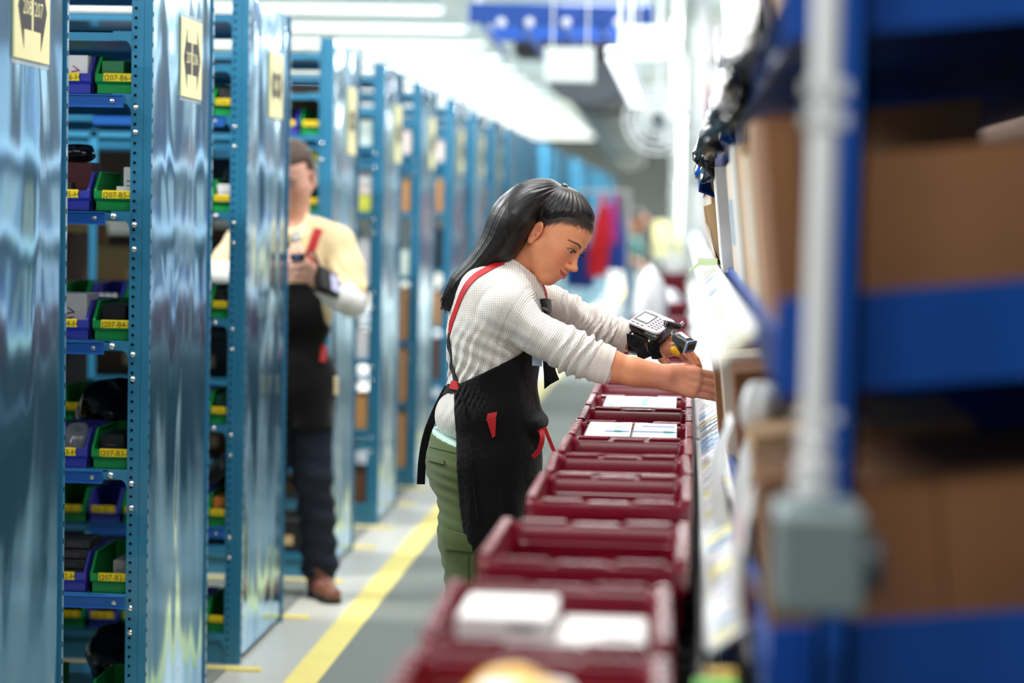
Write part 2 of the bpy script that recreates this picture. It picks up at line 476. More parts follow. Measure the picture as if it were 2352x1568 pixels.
for li in (5, 4, 3):
    for c, x in (('G', XL-.075), ('V', XL-.19)):
        pbin(3, li, x, c, 'J205-B%d' % (li+1), 'blurred %s bin on the %s shelf of the fourth rack' % (COL[c][1], LV[li]))
# goods in the bins
m_bottle = mat('brown_bottle', (60, 26, 18), .25, var=.1)
m_dbox = mat('dark_box', (26, 26, 30), .5, var=.2)
m_gbk = mat('dark_grey_book', (44, 42, 46), .55, var=.3, vscale=30)
m_clear = mat('clear_film', (150, 156, 158), .15, var=.2, alpha=.55, bump=.6, bscale=30)
m_mar = mat('maroon_card', (70, 12, 22), .5)
m_pen = mat('purple_marker', (150, 20, 90), .6, var=0)
def gbox(x0, x1, y0, y1, z0, h, m, lb, cat='box', nm='small_box', grp='goods in the parts bins', rot=None, ink=None, lines=True):
    c = ((x0+x1)/2, (y0+y1)/2, z0)
    t = thing(nm, lb, cat, c, grp)
    me = MB().box(x0, x1, y0, y1, z0+.0005, z0+h, b=.002).mesh('body', m, org=c); inst('body', me, t)
    if lines:
        q = MB()
        for k in range(4): q.box(x0+.2*(x1-x0), x0+(.75-.1*(k % 2))*(x1-x0), y0-.0005, y0, z0+h*(.3+.12*k), z0+h*(.33+.12*k))
        inst('print', q.mesh('print', m_grey2, org=c), t)
    if ink: inst('handwriting', text_mesh(ink[0], ink[1], ink[2]), t, (0, y0-c[1]-.001, h*.5), (math.pi/2, ink[3], 0))
    if rot: t.rotation_euler = rot
    return t
m_grey2 = mat('grey_print_fine', (90, 90, 100), .6, var=0)
m_pw = mat('white_box_card', (238, 236, 236), .5, var=.04)
y2, y3 = RACKS[1][0], RACKS[2][0]
gz = .0045
xv, xg = XL-.058-.158, XL-.058-.042
gbox(xv-.026, xv+.04, y2+.035, y2+.10, LEVELS[5]+gz, .098, m_pw, 'white box with AV in purple pen in the violet bin at the top left', ink=('AV', .032, m_pen, -1.35), lines=False)
gbox(xv-.044, xv+.043, y2+.035, y2+.16, LEVELS[3]+gz, .118, mat('grey_white_card', (190, 188, 190), .6), 'greyish box with AV in black pen in the violet bin below mid height', ink=('AV', .034, m_ink, -1.35), lines=False)
gbox(xg+.0, xg+.042, y2+.05, y2+.12, LEVELS[4]+gz, .062, m_pw, 'small white printed box low in the green bin J207-B5')
gbox(xg+.0, xg+.044, y2+.13, y2+.2, LEVELS[4]+gz, .115, m_pw, 'small white printed box rising behind in the green bin J207-B5')
gbox(xv-.04, xv+.04, y2+.10, y2+.2, LEVELS[4]+gz, .125, m_mar, 'dark maroon card box in the violet bin J207-B5', lines=False)
gbox(xv-.038, xv-.002, y2+.04, y2+.08, LEVELS[4]+gz, .07, m_gbk, 'grey striped packet at the front of the violet bin J207-B5')
gbox(xg-.04, xg+.02, y2+.04, y2+.2, LEVELS[5]+gz, .085, mat('green_card', (30, 120, 70), .4), 'green card box in the top green bin', lines=False)
gbox(xg-.035, xg+.03, y2+.05, y2+.2, LEVELS[3]+gz, .09, m_dbox, 'black box in the green bin J207-B4', lines=False)
gbox(xg-.035, xg+.03, y2+.05, y2+.2, LEVELS[2]+gz, .085, m_dbox, 'black box in the green bin J207-B3', lines=True)
gbox(xg+.002, xg+.04, y2+.05, y2+.2, LEVELS[1]+gz, .08, m_wcard2 if False else mat('dim_white_card', (150, 150, 146), .6), 'dim pale box in the green bin J207-B2')
for k in range(5):
    gbox(xv-.046+.004*k, xv+.036+.003*k, y2+.034+.010*k, y2+.19, LEVELS[1]+gz+.026*k, .0255, m_gbk, 'dark paperback in the violet bin J207-B2, %s in its pile' % ('lowest', 'second lowest', 'middle', 'second highest', 'highest')[k], 'book', 'paperback', 'dark books in the bins')
def blob(c, sx, sy, h, m, lb, seed, cat='bag', grp='crinkled bags in the racks', amp=.35):
    rnd = random.Random(seed); ph = [rnd.uniform(0, 6.28) for _ in range(6)]; rows = []
    for i in range(13):
        th = math.pi*i/12; r0 = math.sin(th)**.55; row = []
        for j in range(21):
            a = 2*math.pi*j/20; k = 1+amp*.4*(math.sin(3*a+ph[0]+i*.4)+math.sin(7*a+ph[1]-i*.7)*.5)
            row.append((c[0]+sx*.5*r0*k*math.cos(a), c[1]+sy*.5*r0*k*math.sin(a), c[2]+h*(1-math.cos(th))/2*(1+.1*math.sin(2*a+ph[3]))))
        rows.append(row)
    o = MB().sheet(rows).build('crinkled_bag', m, None, smooth=True, org=c, auto=None); tag(o, lb, cat, grp); return o
m_bbag = mat('black_bag_film', (12, 12, 14), .14, var=.2, bump=.8, bscale=28)
blob((xv, y2+.12, LEVELS[2]+gz), .075, .13, .10, m_clear, 'clear crinkled bag in the violet bin J207-B3', 2)
blob((xv-.01, y2+.13, LEVELS[4]+.13), .10, .10, .045, m_bbag, 'black crinkled bag on top of the violet bin J207-B5', 4)
blob((xv+.03, y2+.45, LEVELS[2]+gz), .26, .25, .19, m_bbag, 'large black crinkled bag behind the bins on the third shelf', 5)
blob((xg-.06, y2+.45, LEVELS[0]+gz), .22, .25, .17, m_bbag, 'black crinkled bag on the bottom shelf of the second rack', 6)
blob((XL-.085, y3+.45, LEVELS[4]+gz), .14, .2, .16, m_bbag, 'round black bag behind the bins on the fifth shelf of the third rack', 7)
blob((XL-.10, y3+.4, LEVELS[1]+gz), .18, .3, .2, m_bbag, 'black bag behind the bins on the second shelf of the third rack', 8)
# bottles lying cap outwards
def bottle(c, r, l, lb, mcap=None):
    t = thing('bottle', lb, 'bottle', c, 'bottles seen through the second rack')
    b = MB().lathe([(.001, l), (r, l-.004), (r, .03), (r*.8, .02), (r*.8, .015)], (0, 0, 0), 16, 'y'); inst('body', b.mesh('body', m_bottle, True), t)
    b = MB().lathe([(r*.9, .016), (r*.95, .001), (r*.85, 0), (.001, 0)], (0, 0, 0), 16, 'y'); inst('cap', b.mesh('cap', m_pw, True), t)
    return t
xf = XL-.458
for k, (dx, dz, r) in enumerate(((-.024, .052, .017), (.008, .040, .013), (.034, .048, .012))):
    bottle((xf+dx, y3+.04, LEVELS[2]+dz), r, .1, 'brown bottle lying cap forward in the violet bin, %s of three' % ('largest', 'middle one', 'rightmost')[k])
for k in range(6):
    bottle((xf-.033+.022*(k % 3)+.005, y3+.05+.01*(k//3), LEVELS[3]+.035+.026*(k//3)), .0105, .08, 'small white capped bottle in the fourth shelf violet bin, %s row, %s' % (('lower', 'upper')[k//3], ('left', 'middle', 'right')[k % 3]))
for li, x, m, nm in ((4, XL-.062, m_pw, 'white'), (3, XL-.062, m_dbox, 'black'), (2, XL-.062, mat('dark_green_card', (14, 70, 40), .4), 'dark green'), (1, XL-.062, mat('orange_card', (216, 130, 50), .5), 'orange topped'), (5, XL-.062, m_gbk, 'grey')):
    gbox(x-.04, x+.03, y3+.05, y3+.2, LEVELS[li]+gz, .085, m, '%s box in the green bin of the %s shelf, third rack' % (nm, LV[li]))
# cartons and boxed goods deeper in and in the further racks
m_c1 = mat('carton_brown_a', (198, 144, 84), .75, var=.08, vscale=10); m_c2 = mat('carton_brown_b', (92, 60, 40), .8, var=.15); m_c3 = mat('box_pale_pink', (238, 222, 212), .6, var=.05)
m_yb = mat('yellow_green_strip', (232, 232, 90), .5); m_wg = mat('white_green_box', (216, 232, 220), .5)
def rbox(ri, li, xo, w, h, m, what, dy=.03, d=.3, grp='boxes in the further racks', z0=None):
    ya = RACKS[ri][0]; x1 = XL-.055-xo
    z = LEVELS[li] if z0 is None else z0
    t = thing('carton', '%s on the %s shelf of the %s rack%s' % (what, LV[li], ORD[ri], '' if xo < .2 else ', deep inside'), 'box', (x1-w/2, ya+dy, z), grp)
    inst('body', MB().box(-w/2, w/2, 0, d, .0005, h, b=.003).mesh('body', m), t)
    inst('tape', MB().box(-w/2-.0005, w/2+.0005, d*.45, d*.55, h-.001, h+.0006).mesh('tape', m_tape0), t)
    inst('sticker', MB().box(-.02, .02, -.0006, 0, h*.2, h*.5).mesh('sticker', m_tape0), t)
    return t
m_tape0 = mat('tan_tape', (206, 176, 130), .4, var=0)
rnd = random.Random(11)
# brown and dark cartons deep inside, which close off the view
for ri in (2, 3, 4, 5):
    for li in range(6):
        x = .62 if ri == 2 else .35
        n = 0
        while x < (1.2 if ri == 2 else 1.9):
            if ri == 2 and li == 4: break
            w = rnd.uniform(.24, .4); h = rnd.uniform(.16, .28)
            if li == 5: h = min(h, .2)
            if ri == 3 and li == 4 and x < .7: x += .1; continue
            rbox(ri, li, x, w, h, (m_c2, m_c2, m_c1, m_dbox)[rnd.randrange(4)], ('dark', 'brown', 'taped', 'plain')[n % 4]+' carton %s from the aisle' % ORD[n+1], dy=.33)
            x += w+.02; n += 1
for ri in (0, 1):
    for li in range(1, 6):
        x = .5; n = 0
        while x < 1.75:
            w = rnd.uniform(.28, .45); h = rnd.uniform(.14, .22)
            rbox(ri, li, x, w, h, (m_c2, m_c1, m_dbox, m_c1)[rnd.randrange(4)], ('dark', 'brown', 'taped', 'plain')[n % 4]+' carton %s from the aisle' % ORD[n+1], dy=.25)
            x += w+.02; n += 1
# fourth rack, beside the man
rbox(3, 4, .235, .1, .22, m_c2, 'tall brown carton', dy=.3)
rbox(3, 4, .0, .2, .05, m_wg, 'flat white and green box', dy=.4, z0=LEVELS[4]+.001); rbox(3, 5, .0, .22, .2, m_c1, 'brown carton behind the bins', dy=.35)
rbox(3, 2, .0, .16, .16, m_c2, 'dark brown carton'); rbox(3, 1, .0, .18, .17, m_c1, 'tan printed carton'); rbox(3, 0, .02, .16, .13, m_dbox, 'black box')
rbox(3, 3, .0, .2, .2, m_dbox, 'black box behind the bins', dy=.35)
for ri, li, w, h, m, s, d0 in (
    (4, 5, .2, .12, m_wg, 'pale box', .02), (4, 4, .2, .035, m_yb, 'yellow edged flat box', .02), (4, 3, .18, .22, m_pw, 'grey white box', .02), (4, 2, .18, .12, m_pw, 'white jar box', .02), (4, 1, .2, .16, m_c1, 'brown carton', .02), (4, 0, .2, .15, m_c2, 'dark carton', .02),
    (5, 5, .16, .16, m_c3, 'cream box', .02), (5, 4, .2, .17, m_c1, 'brown carton', .02), (5, 3, .18, .14, m_wg, 'white and pink box', .02), (5, 2, .2, .28, m_c1, 'tall brown carton', .02), (5, 1, .2, .3, m_c1, 'tall brown carton', .02), (5, 0, .2, .3, m_c1, 'tall brown carton', .02),
    (6, 4, .18, .2, m_c1, 'orange brown carton', .02), (6, 3, .18, .25, m_dbox, 'black box', .02), (6, 2, .18, .2, m_c1, 'brown carton', .02), (6, 5, .16, .14, m_c3, 'cream box', .02), (6, 1, .2, .25, m_c2, 'dark carton', .02),
    (7, 4, .18, .2, m_c2, 'dark carton', .02), (7, 3, .18, .25, m_c1, 'brown carton', .02), (7, 2, .18, .2, m_c2, 'dark carton', .02),
    (8, 4, .18, .2, m_c1, 'brown carton', .02), (8, 3, .18, .25, m_c2, 'dark carton', .02), (9, 4, .2, .2, m_c1, 'brown carton', .02), (9, 3, .2, .2, m_pw, 'white box', .02)):
    rbox(ri, li, 0, w, h, m, s, dy=d0)
for k, (h, m, s) in enumerate(((.04, m_yb, 'yellow'), (.045, m_c3, 'pinkish'), (.04, m_pw, 'white'))):
    rbox(4, 4, .0, .19, h, m, 'flat %s box piled flat' % s, dy=.04, z0=LEVELS[4]+.037+.046*k)
for k, (h, m, s) in enumerate(((.05, m_c3, 'peach'), (.045, m_wg, 'pale green'), (.04, m_yb, 'yellow'))):
    rbox(3, 4, .0, .13, h, m, 'flat %s box stacked above the bins' % s, dy=.12, z0=LEVELS[4]+.108+.051*k)
# ================================================================ CONVEYOR AND TOTES
m_tote = mat('maroon_plastic', (118, 2, 32), .26, var=.08, vscale=5, spec=.6)
m_black = mat('black_steel', (9, 10, 12), .5, var=.1)
m_roll = mat('roller_steel', (70, 74, 78), .35, metal=.6, var=0)
RIMZ = 1.003
cv = thing('conveyor', 'black roller conveyor carrying the maroon totes between woman and shelves', 'conveyor', (-.14, 8, 0))
MB().box(-.335, -.315, 1.9, 14.5, .66, .775, b=.003).build('side_rail', m_black, cv)
MB().box(.03, .05, 1.9, 14.5, .66, .775, b=.003).build('side_rail', m_black, cv)
for y in (2.1, 4.2, 6.3, 8.4, 10.5, 12.6, 14.4):
    MB().box(-.335, -.30, y, y+.05, 0, .66).box(-.335, .05, y, y+.05, .60, .66).box(.015, .05, y, y+.05, 0, .66).build('leg', m_black, cv)
rl = MB().tube([(-.315, 0, 0), (.03, 0, 0)], .02, 10).mesh('roller', m_roll, True)
for i in range(100): inst('roller', rl, cv, (.14, 1.95+.125*i-8, .735))

def rrect(w, d, r, z, n=5):
    P = []
    for (sx, sy, a0) in ((1, 1, 0), (-1, 1, 90), (-1, -1, 180), (1, -1, 270)):
        for i in range(n):
            a = math.radians(a0 + 90*i/(n-1)); P.append((sx*(w/2-r)+r*math.cos(a), sy*(d/2-r)+r*math.sin(a), z))
    return P
def tote_meshes(W, D, H):
    b = MB(); wb, db = W-.034, D-.022
    L = [rrect(wb-.02, db-.02, .02, 0), rrect(wb-.01, db-.01, .02, .006), rrect(wb, db, .02, H-.055), rrect(wb, db, .018, H-.05), rrect(W-.012, D-.012, .02, H-.05), rrect(W-.012, D-.012, .02, H-.046)]
    In = [rrect(wb-.006, db-.006, .016, H-.030), rrect(wb-.010, db-.010, .018, H-.034), rrect(wb-.018, db-.018, .018, .012), rrect(wb-.026, db-.026, .016, .006)]
    # body: outside, under the rim, then inside
    Lr = L[:4] + [rrect(wb-.004, db-.004, .018, H-.03)] + In[1:]
    n = len(Lr[0]); V = [p for l in Lr for p in l]
    F = [(i*n+j, i*n+(j+1) % n, (i+1)*n+(j+1) % n, (i+1)*n+j) for i in range(len(Lr)-1) for j in range(n)]
    F += [tuple(range(n))[::-1], tuple((len(Lr)-1)*n+j for j in range(n))]
    b.add(V, F)
    for sy in (-1, 1):       # ribs on the short walls, outside and inside
        for x in (-.09, -.035, .035, .09):
            b.box(x-.003, x+.003, sy*(db/2)-.004, sy*(db/2)+.006, .02, H-.05)
            b.box(x-.002, x+.002, sy*(db/2-.014)-.003, sy*(db/2-.014)+.003, .06, H-.04)
    for sx in (-1, 1):
        for y in (-.13, -.07, 0, .07, .13):
            b.box(sx*(wb/2)-.004, sx*(wb/2)+.006, y-.003, y+.003, .02, H-.05)
            b.box(sx*(wb/2-.014)-.003, sx*(wb/2-.014)+.003, y-.002, y+.002, .06, H-.04)
    body = b.mesh('body', m_tote, True, auto=35)
    r = MB()
    Rr = [rrect(wb-.008, db-.008, .016, H-.036), rrect(W-.004, D-.004, .02, H-.044), rrect(W, D, .022, H-.038), rrect(W, D, .022, H-.008), rrect(W-.008, D-.008, .02, H-.002),
          rrect(wb+.008, db+.008, .018, H-.002), rrect(wb-.004, db-.004, .016, H-.010), rrect(wb-.008, db-.008, .016, H-.036)]
    n = len(Rr[0]); V = [p for l in Rr for p in l]
    F = [(i*n+j, i*n+(j+1) % n, (i+1)*n+(j+1) % n, (i+1)*n+j) for i in range(len(Rr)-1) for j in range(n)]
    r.add(V, F)
    y = -D/2+.022
    while y < D/2-.03:       # castellated teeth on the long rims
        for sx in (-1, 1):
            r.box(sx*(W/2-.010)-.009, sx*(W/2-.010)+.009, y, y+.026, H-.006, H+.007, b=.003)
        y += .0415
    for sy in (-1, 1):       # stepped lip on the short rims
        yy = sy*(D/2-.006)
        for (a, c) in ((-W/2+.03, -.045), (.045, W/2-.03)):
            r.box(a, c, yy-.0045, yy+.0045, H-.006, H+.003, b=.002)
        r.box(-.035, .035, yy-.006, yy+.006, H-.006, H-.0005, b=.002)
        r.box(-.05, .05, sy*(db/2)+.0-.002, sy*(db/2)+.003, H-.10, H-.07)
    rim = r.mesh('rim', m_tote, True, auto=35)
    return body, rim
TW, TD, TH = .288, .40, .245
TB, TR = tote_meshes(TW, TD, TH)
def tote(xc, y0, y1, lb, yaw=0.0, sx=1.0, rimz=RIMZ):
    t = thing('tote', lb, 'tote', (xc, (y0+y1)/2, rimz-TH), group='maroon totes on the conveyor', rz=yaw)
    t.scale = (sx, (y1-y0)/TD, 1)
    inst('body', TB, t); inst('rim', TR, t); return t
def cx(pl, pr, py, v, Y):
    a, b = at(pl, py, Y), at(pr, py, Y); return (a.x+b.x)/2
T = [  # (left px, right px at front), y0, y1, label
 (-.150, 2.13, 2.56, 1.02, .01, 'nearest maroon tote, cut by the bottom edge, with a yellow and white packet'),
 (-.152, 2.63, 3.06, 1.02, .012, 'second nearest maroon tote, holding white cartons'),
 (-.133, 3.26, 3.69, 1.05, -.01, 'large empty maroon tote in front of the green trousers'),
 (-.120, 3.96, 4.35, 1.0, .0, 'empty maroon tote below the black apron, its front wall in view'),
 (-.118, 4.37, 4.71, .985, .02, 'empty maroon tote touching the one with its front wall in view'),
 (-.113, 4.72, 5.08, .98, .0, 'empty maroon tote just before the white book stacks'),
 (-.110, 5.09, 5.47, .97, .0, 'maroon tote filled with two stacks of blue banded books'),
 (-.108, 5.48, 5.86, .96, .0, 'empty bright maroon tote between the two totes of books'),
 (-.108, 5.87, 6.25, .96, .0, 'maroon tote with one row of white books under the forearm'),
 (-.107, 6.26, 6.73, .96, .0, 'empty maroon tote furthest back under the reaching forearm'),
 (-.107, 6.85, 7.25, .96, .0, 'blurred maroon tote of white bags below the wrist computer'),
 (-.107, 7.4, 7.8, .96, .0, 'blurred maroon tote just beyond the hanging straps'),
 (-.107, 9.4, 9.8, .96, .0, 'blurred maroon tote behind the finger scanner'),
 (-.107, 10.9, 11.3, .96, .0, 'blurred maroon tote with a tall white bag'),
 (-.107, 12.9, 13.3, .96, .0, 'blurred maroon tote behind the tall white bag'),
]
TT = []
for (xc, y0, y1, sx, yaw, lb) in T: TT.append(tote(xc, y0, y1, lb, yaw, sx))
# the tote lifted at the far end of the conveyor, and its stand
t = tote(-.10, 19.6, 20.0, 'blurred maroon tote high on the stand by the far worker', 0, .98, 1.0)
TT.append(t)
st = thing('tote_stand', 'pale stand carrying the far maroon tote', 'stand', (-.10, 19.8, 0))
m_pale = mat('pale_steel', (196, 204, 200), .5, var=.06)
MB().box(-.25, .05, 19.58, 20.02, .715, .755, b=.004).build('top', m_pale, st)
for sx in (-.24, .02):
    for y in (19.6, 19.98): MB().box(sx, sx+.02, y-.01, y+.01, 0, .715).build('leg', m_pale, st)

m_white = mat('white_paper', (240, 240, 238), .55, var=.03)
m_wcard = mat('white_carton', (226, 224, 222), .5, var=.05)
m_card = mat('cardboard', (186, 138, 92), .75, var=.08, vscale=14)
m_teals = mat('teal_print', (120, 196, 190), .6, var=0)
m_bprint = mat('blue_print', (60, 96, 178), .6, var=0)
m_grey = mat('grey_print', (110, 110, 116), .6, var=0)
m_yel = mat('yellow_print', (238, 190, 30), .5, var=.05)
def book(name, x0, x1, y0, y1, z0, z1, lb, marks, grp=None):
    t = thing(name, lb, 'book', ((x0+x1)/2, (y0+y1)/2, z0), group=grp)
    MB().box(x0+.002, x1-.002, y0+.002, y1-.002, z0+.002, z1-.002).build('pages', m_white, t)
    MB().box(x0, x1, y0, y1, z1-.002, z1, b=.0006).box(x0, x1, y0, y1, z0, z0+.002, b=.0006).box(x0, x0+.002, y0, y1, z0, z1).build('cover', m_wcard, t)
    for (a, b_, c, d, mm) in marks:
        MB().box(x0+a*(x1-x0), x0+b_*(x1-x0), y0+c*(y1-y0), y0+d*(y1-y0), z1, z1+.0006).build('print', mm, t)
    return t
zt = RIMZ+.003; zb = RIMZ-TH+.007
def stack(x0, x1, y0, y1, n, lbs, marks, top=zt):
    h = (top-zb)/n
    for k in range(n):
        book('book', x0, x1, y0, y1, zb+k*h, zb+(k+1)*h-.0008, lbs + (', topmost' if k == n-1 else ', %s' % ('lowest', 'second lowest', 'third lowest')[k]), marks if k == n-1 else [], 'books packed in the totes')
mk = [(.42, .97, .28, .36, m_bprint), (.62, .80, .22, .42, m_teals), (.64, .8, .62, .68, m_teals)]
stack(-.213, -.112, 5.113, 5.447, 3, 'white book with blue band, left pile of the two-pile tote', mk)
stack(-.108, -.008, 5.113, 5.447, 3, 'white book with blue band, right pile of the two-pile tote', [(.02, .98, .30, .38, m_bprint), (.7, .92, .2, .42, m_teals), (.2, .95, .72, .76, m_bprint)])
stack(-.20, -.012, 5.893, 6.227, 3, 'wide white book with teal blocks under the forearm', [(.52, .60, .15, .85, m_teals), (.05, .14, .1, .22, m_teals), (.1, .2, .7, .78, m_teals)])
# near tote contents
def carton(name, x0, x1, y0, y1, z0, z1, m, lb, grp=None, tape=None, cat='box', M=None, flaps=(), lbl=None):
    loc = ((x0+x1)/2, (y0+y1)/2, z0)
    t = thing(name, lb, cat, loc, group=grp)
    MB().box(x0, x1, y0, y1, z0, z1, b=.003).build('body', m, t)
    if tape:
        xm = (x0+x1)/2
        MB().box(xm-.02, xm+.02, y0-.0008, y1+.0008, z1-.0005, z1+.0008).box(xm-.02, xm+.02, y0-.001, y0, z1-.05, z1).build('tape', tape, t)
    for (s, ang, ln) in flaps:       # open flaps: s = side, ang from upright outwards
        a = math.radians(ang)
        if s == 'l': MB().prism([(x0, z1-.002), (x0-.004, z1), (x0-.004-ln*math.sin(a), z1+ln*math.cos(a)), (x0-ln*math.sin(a), z1-.002+ln*math.cos(a)+.002)], 1, y0+.004, y1-.004).build('flap', m, t)
        if s == 'f': MB().prism([(y0, z1-.002), (y0-.004, z1), (y0-.004-ln*math.sin(a), z1+ln*math.cos(a)), (y0-ln*math.sin(a), z1+ln*math.cos(a))], 0, x0+.004, x1-.004).build('flap', m, t)
    if lbl:
        a, b_, c, d, mm = lbl
        MB().box(x0+a*(x1-x0), x0+b_*(x1-x0), y0-.0012, y0, z0+c*(z1-z0), z0+d*(z1-z0)).build('sticker', mm, t)
    return t
c1 = carton('carton', -.262, -.146, 2.735, 2.90, zb, RIMZ+.012, m_white, 'tall white carton with a bright top in the second nearest tote', lbl=(.1, .45, .45, .6, m_grey))
c2 = carton('carton', -.140, -.034, 2.67, 2.85, zb, RIMZ-.004, m_wcard, 'low white carton with a grey barcode beside the tall white one', lbl=None)
MB().box(-.085, -.05, 2.70, 2.715, RIMZ-.004, RIMZ-.003).build('barcode', m_grey, c2)
MB().box(-.20, -.165, 2.734, 2.735, RIMZ-.004, RIMZ+.003).build('barcode', m_grey, c1)
# packet in the nearest tote
def bag(name, c, sx, sy, h, m, lb, cat, seed, grp=None, amp=.12, n=20):
    rnd = random.Random(seed); ph = [rnd.uniform(0, 6.28) for _ in range(8)]
    rows = []
    for i in range(n+1):
        v = i/n; th = math.pi*v; r0 = math.sin(th)**.6; z = (1-math.cos(th))/2
        row = []
        for j in range(25):
            a = 2*math.pi*j/24
            k = 1+amp*(math.sin(3*a+ph[0]+2*v)+.6*math.sin(5*a+ph[1]-3*v)+.5*math.sin(8*a+ph[2]+6*v))*.6
            sq = 1/max(abs(math.cos(a)), abs(math.sin(a)))**.35
            row.append((c[0]+sx*.5*r0*k*sq*math.cos(a), c[1]+sy*.5*r0*k*sq*math.sin(a), c[2]+h*z*(1+.06*math.sin(2*a+ph[3]))))
        rows.append(row)
    b = MB().sheet(rows); o = b.build(name, m, None, smooth=True, org=c, auto=None)
    tag(o, lb, cat, grp); return o
m_ybag = mat('yellow_packet', (240, 186, 60), .35, var=.15, vscale=10)
m_wbag = mat('white_bag_film', (236, 238, 238), .35, var=.04, bump=.4, bscale=22)
p = bag('packet', (-.155, 2.40, zb), .21, .25, .240, m_ybag, 'yellow and white packet in the nearest tote at the bottom edge', 'packet', 3)
MB().lathe([(.055, .228), (.05, .2385), (.02, .242), (.001, .2425)], (-.155, 2.40, zb-.001), 20).build('white_patch', m_white, p, smooth=True)
bag('bag', (-.11, 7.05, zb), .20, .30, .30, m_wbag, 'white bag heaped in the blurred tote below the wrist computer', 'bag', 5, 'white bags in the far totes')
bag('bag', (-.12, 9.6, zb), .20, .30, .27, m_wbag, 'white bag in the blurred tote behind the finger scanner', 'bag', 6, 'white bags in the far totes')
bag('bag', (-.16, 11.1, zb), .17, .30, .46, m_wbag, 'tall white bag standing up from the blurred tote', 'bag', 8, 'white bags in the far totes')
bag('bag', (-.09, 13.1, zb), .21, .32, .30, m_wbag, 'white bag in the tote behind the tall white bag', 'bag', 9, 'white bags in the far totes')
bag('bag', (-.08, 19.8, zb), .2, .3, .36, m_wbag, 'white bag in the far tote on the stand', 'bag', 12, 'white bags in the far totes')
# ================================================================ RIGHT FLOW RACK
m_rb = mat('blue_rack_paint', (14, 78, 168), .38, var=.10, vscale=4)
m_strip = mat('strip_plastic', (222, 226, 226), .35, var=.03)
m_dark = mat('void_shade_black', (14, 15, 18), .8, var=.1)
m_conduit = mat('grey_conduit', (250, 252, 254), .3, metal=0.0, var=.04)
m_ebox = mat('grey_switch_box', (128, 146, 148), .5, var=.04)
m_blk = mat('black_film', (16, 20, 24), .12, var=.2, bump=.6, bscale=18)
m_bfilm = mat('blue_film', (10, 70, 160), .12, var=.2, bump=.6, bscale=18)
SL = math.tan(.105)        # the shelves slope down towards the picker
rk = thing('flow_rack', 'blue flow rack with sloping shelves along the right of the conveyor', 'rack', (.4, 8, 0))
SHZ = [.985, 1.345, 1.70]  # front edge height of the three shelves
def sbox(b, x0, x1, y0, y1, z0, z1, tilt=SL, xr=.05):
    P = [(x, y, z+(x-xr)*tilt) for x in (x0, x1) for y in (y0, y1) for z in (z0, z1)]
    return b.add(P, [(0, 1, 3, 2), (4, 6, 7, 5), (0, 4, 5, 1), (2, 3, 7, 6), (0, 2, 6, 4), (1, 5, 7, 3)])
Y0, Y1 = 2.50, 18.0
for i, z in enumerate(SHZ):
    h = (.125, .105, .14)[i]
    zz = z-.045 if i == 1 else z-.06
    if i == 2: zz = z-.02
    sbox(MB(), .10, 1.0, Y0-.012, Y0, zz-.0, zz+h).build('side_beam', m_rb, rk)
    sbox(MB(), .10, 1.0, Y0, Y1, z+.01, z+.018).build('shelf_deck', m_rb, rk)
    sbox(MB(), .098, .106, Y0, Y1, z-.03, z+.03).build('front_rail', m_rb, rk)
ups = [2.42, 5.9, 9.4, 12.9, 16.4]
for y in ups:
    b = MB().box(.146, .184, y, y+.01, 0, 2.4).box(.146, .154, y, y+.06, 0, 2.4).box(.176, .184, y, y+.06, 0, 2.4)
    b.build('upright', m_rb, rk)
    MB().box(.85, .91, y, y+.06, 0, 2.4, b=.004).build('upright', m_rb, rk)
# bottom shelf in the dark under the lowest strip
MB().box(.10, 1.0, Y0, Y1, .55, .56).build('shelf_deck', m_rb, rk)
sbox(MB(), .10, 1.0, Y0-.012, Y0, .62, .74).build('side_beam', m_rb, rk)
MB().box(.135, .14, 2.75, Y1, 0, .93).build('shade_sheet', m_dark, rk)  # added black sheet standing in for the shade of the lower shelf void
MB().box(1.05, 1.07, Y0, Y1, 0, 3.0).build('back_panel', mat('rack_back_brown', (92, 66, 46), .8, var=.15), rk)

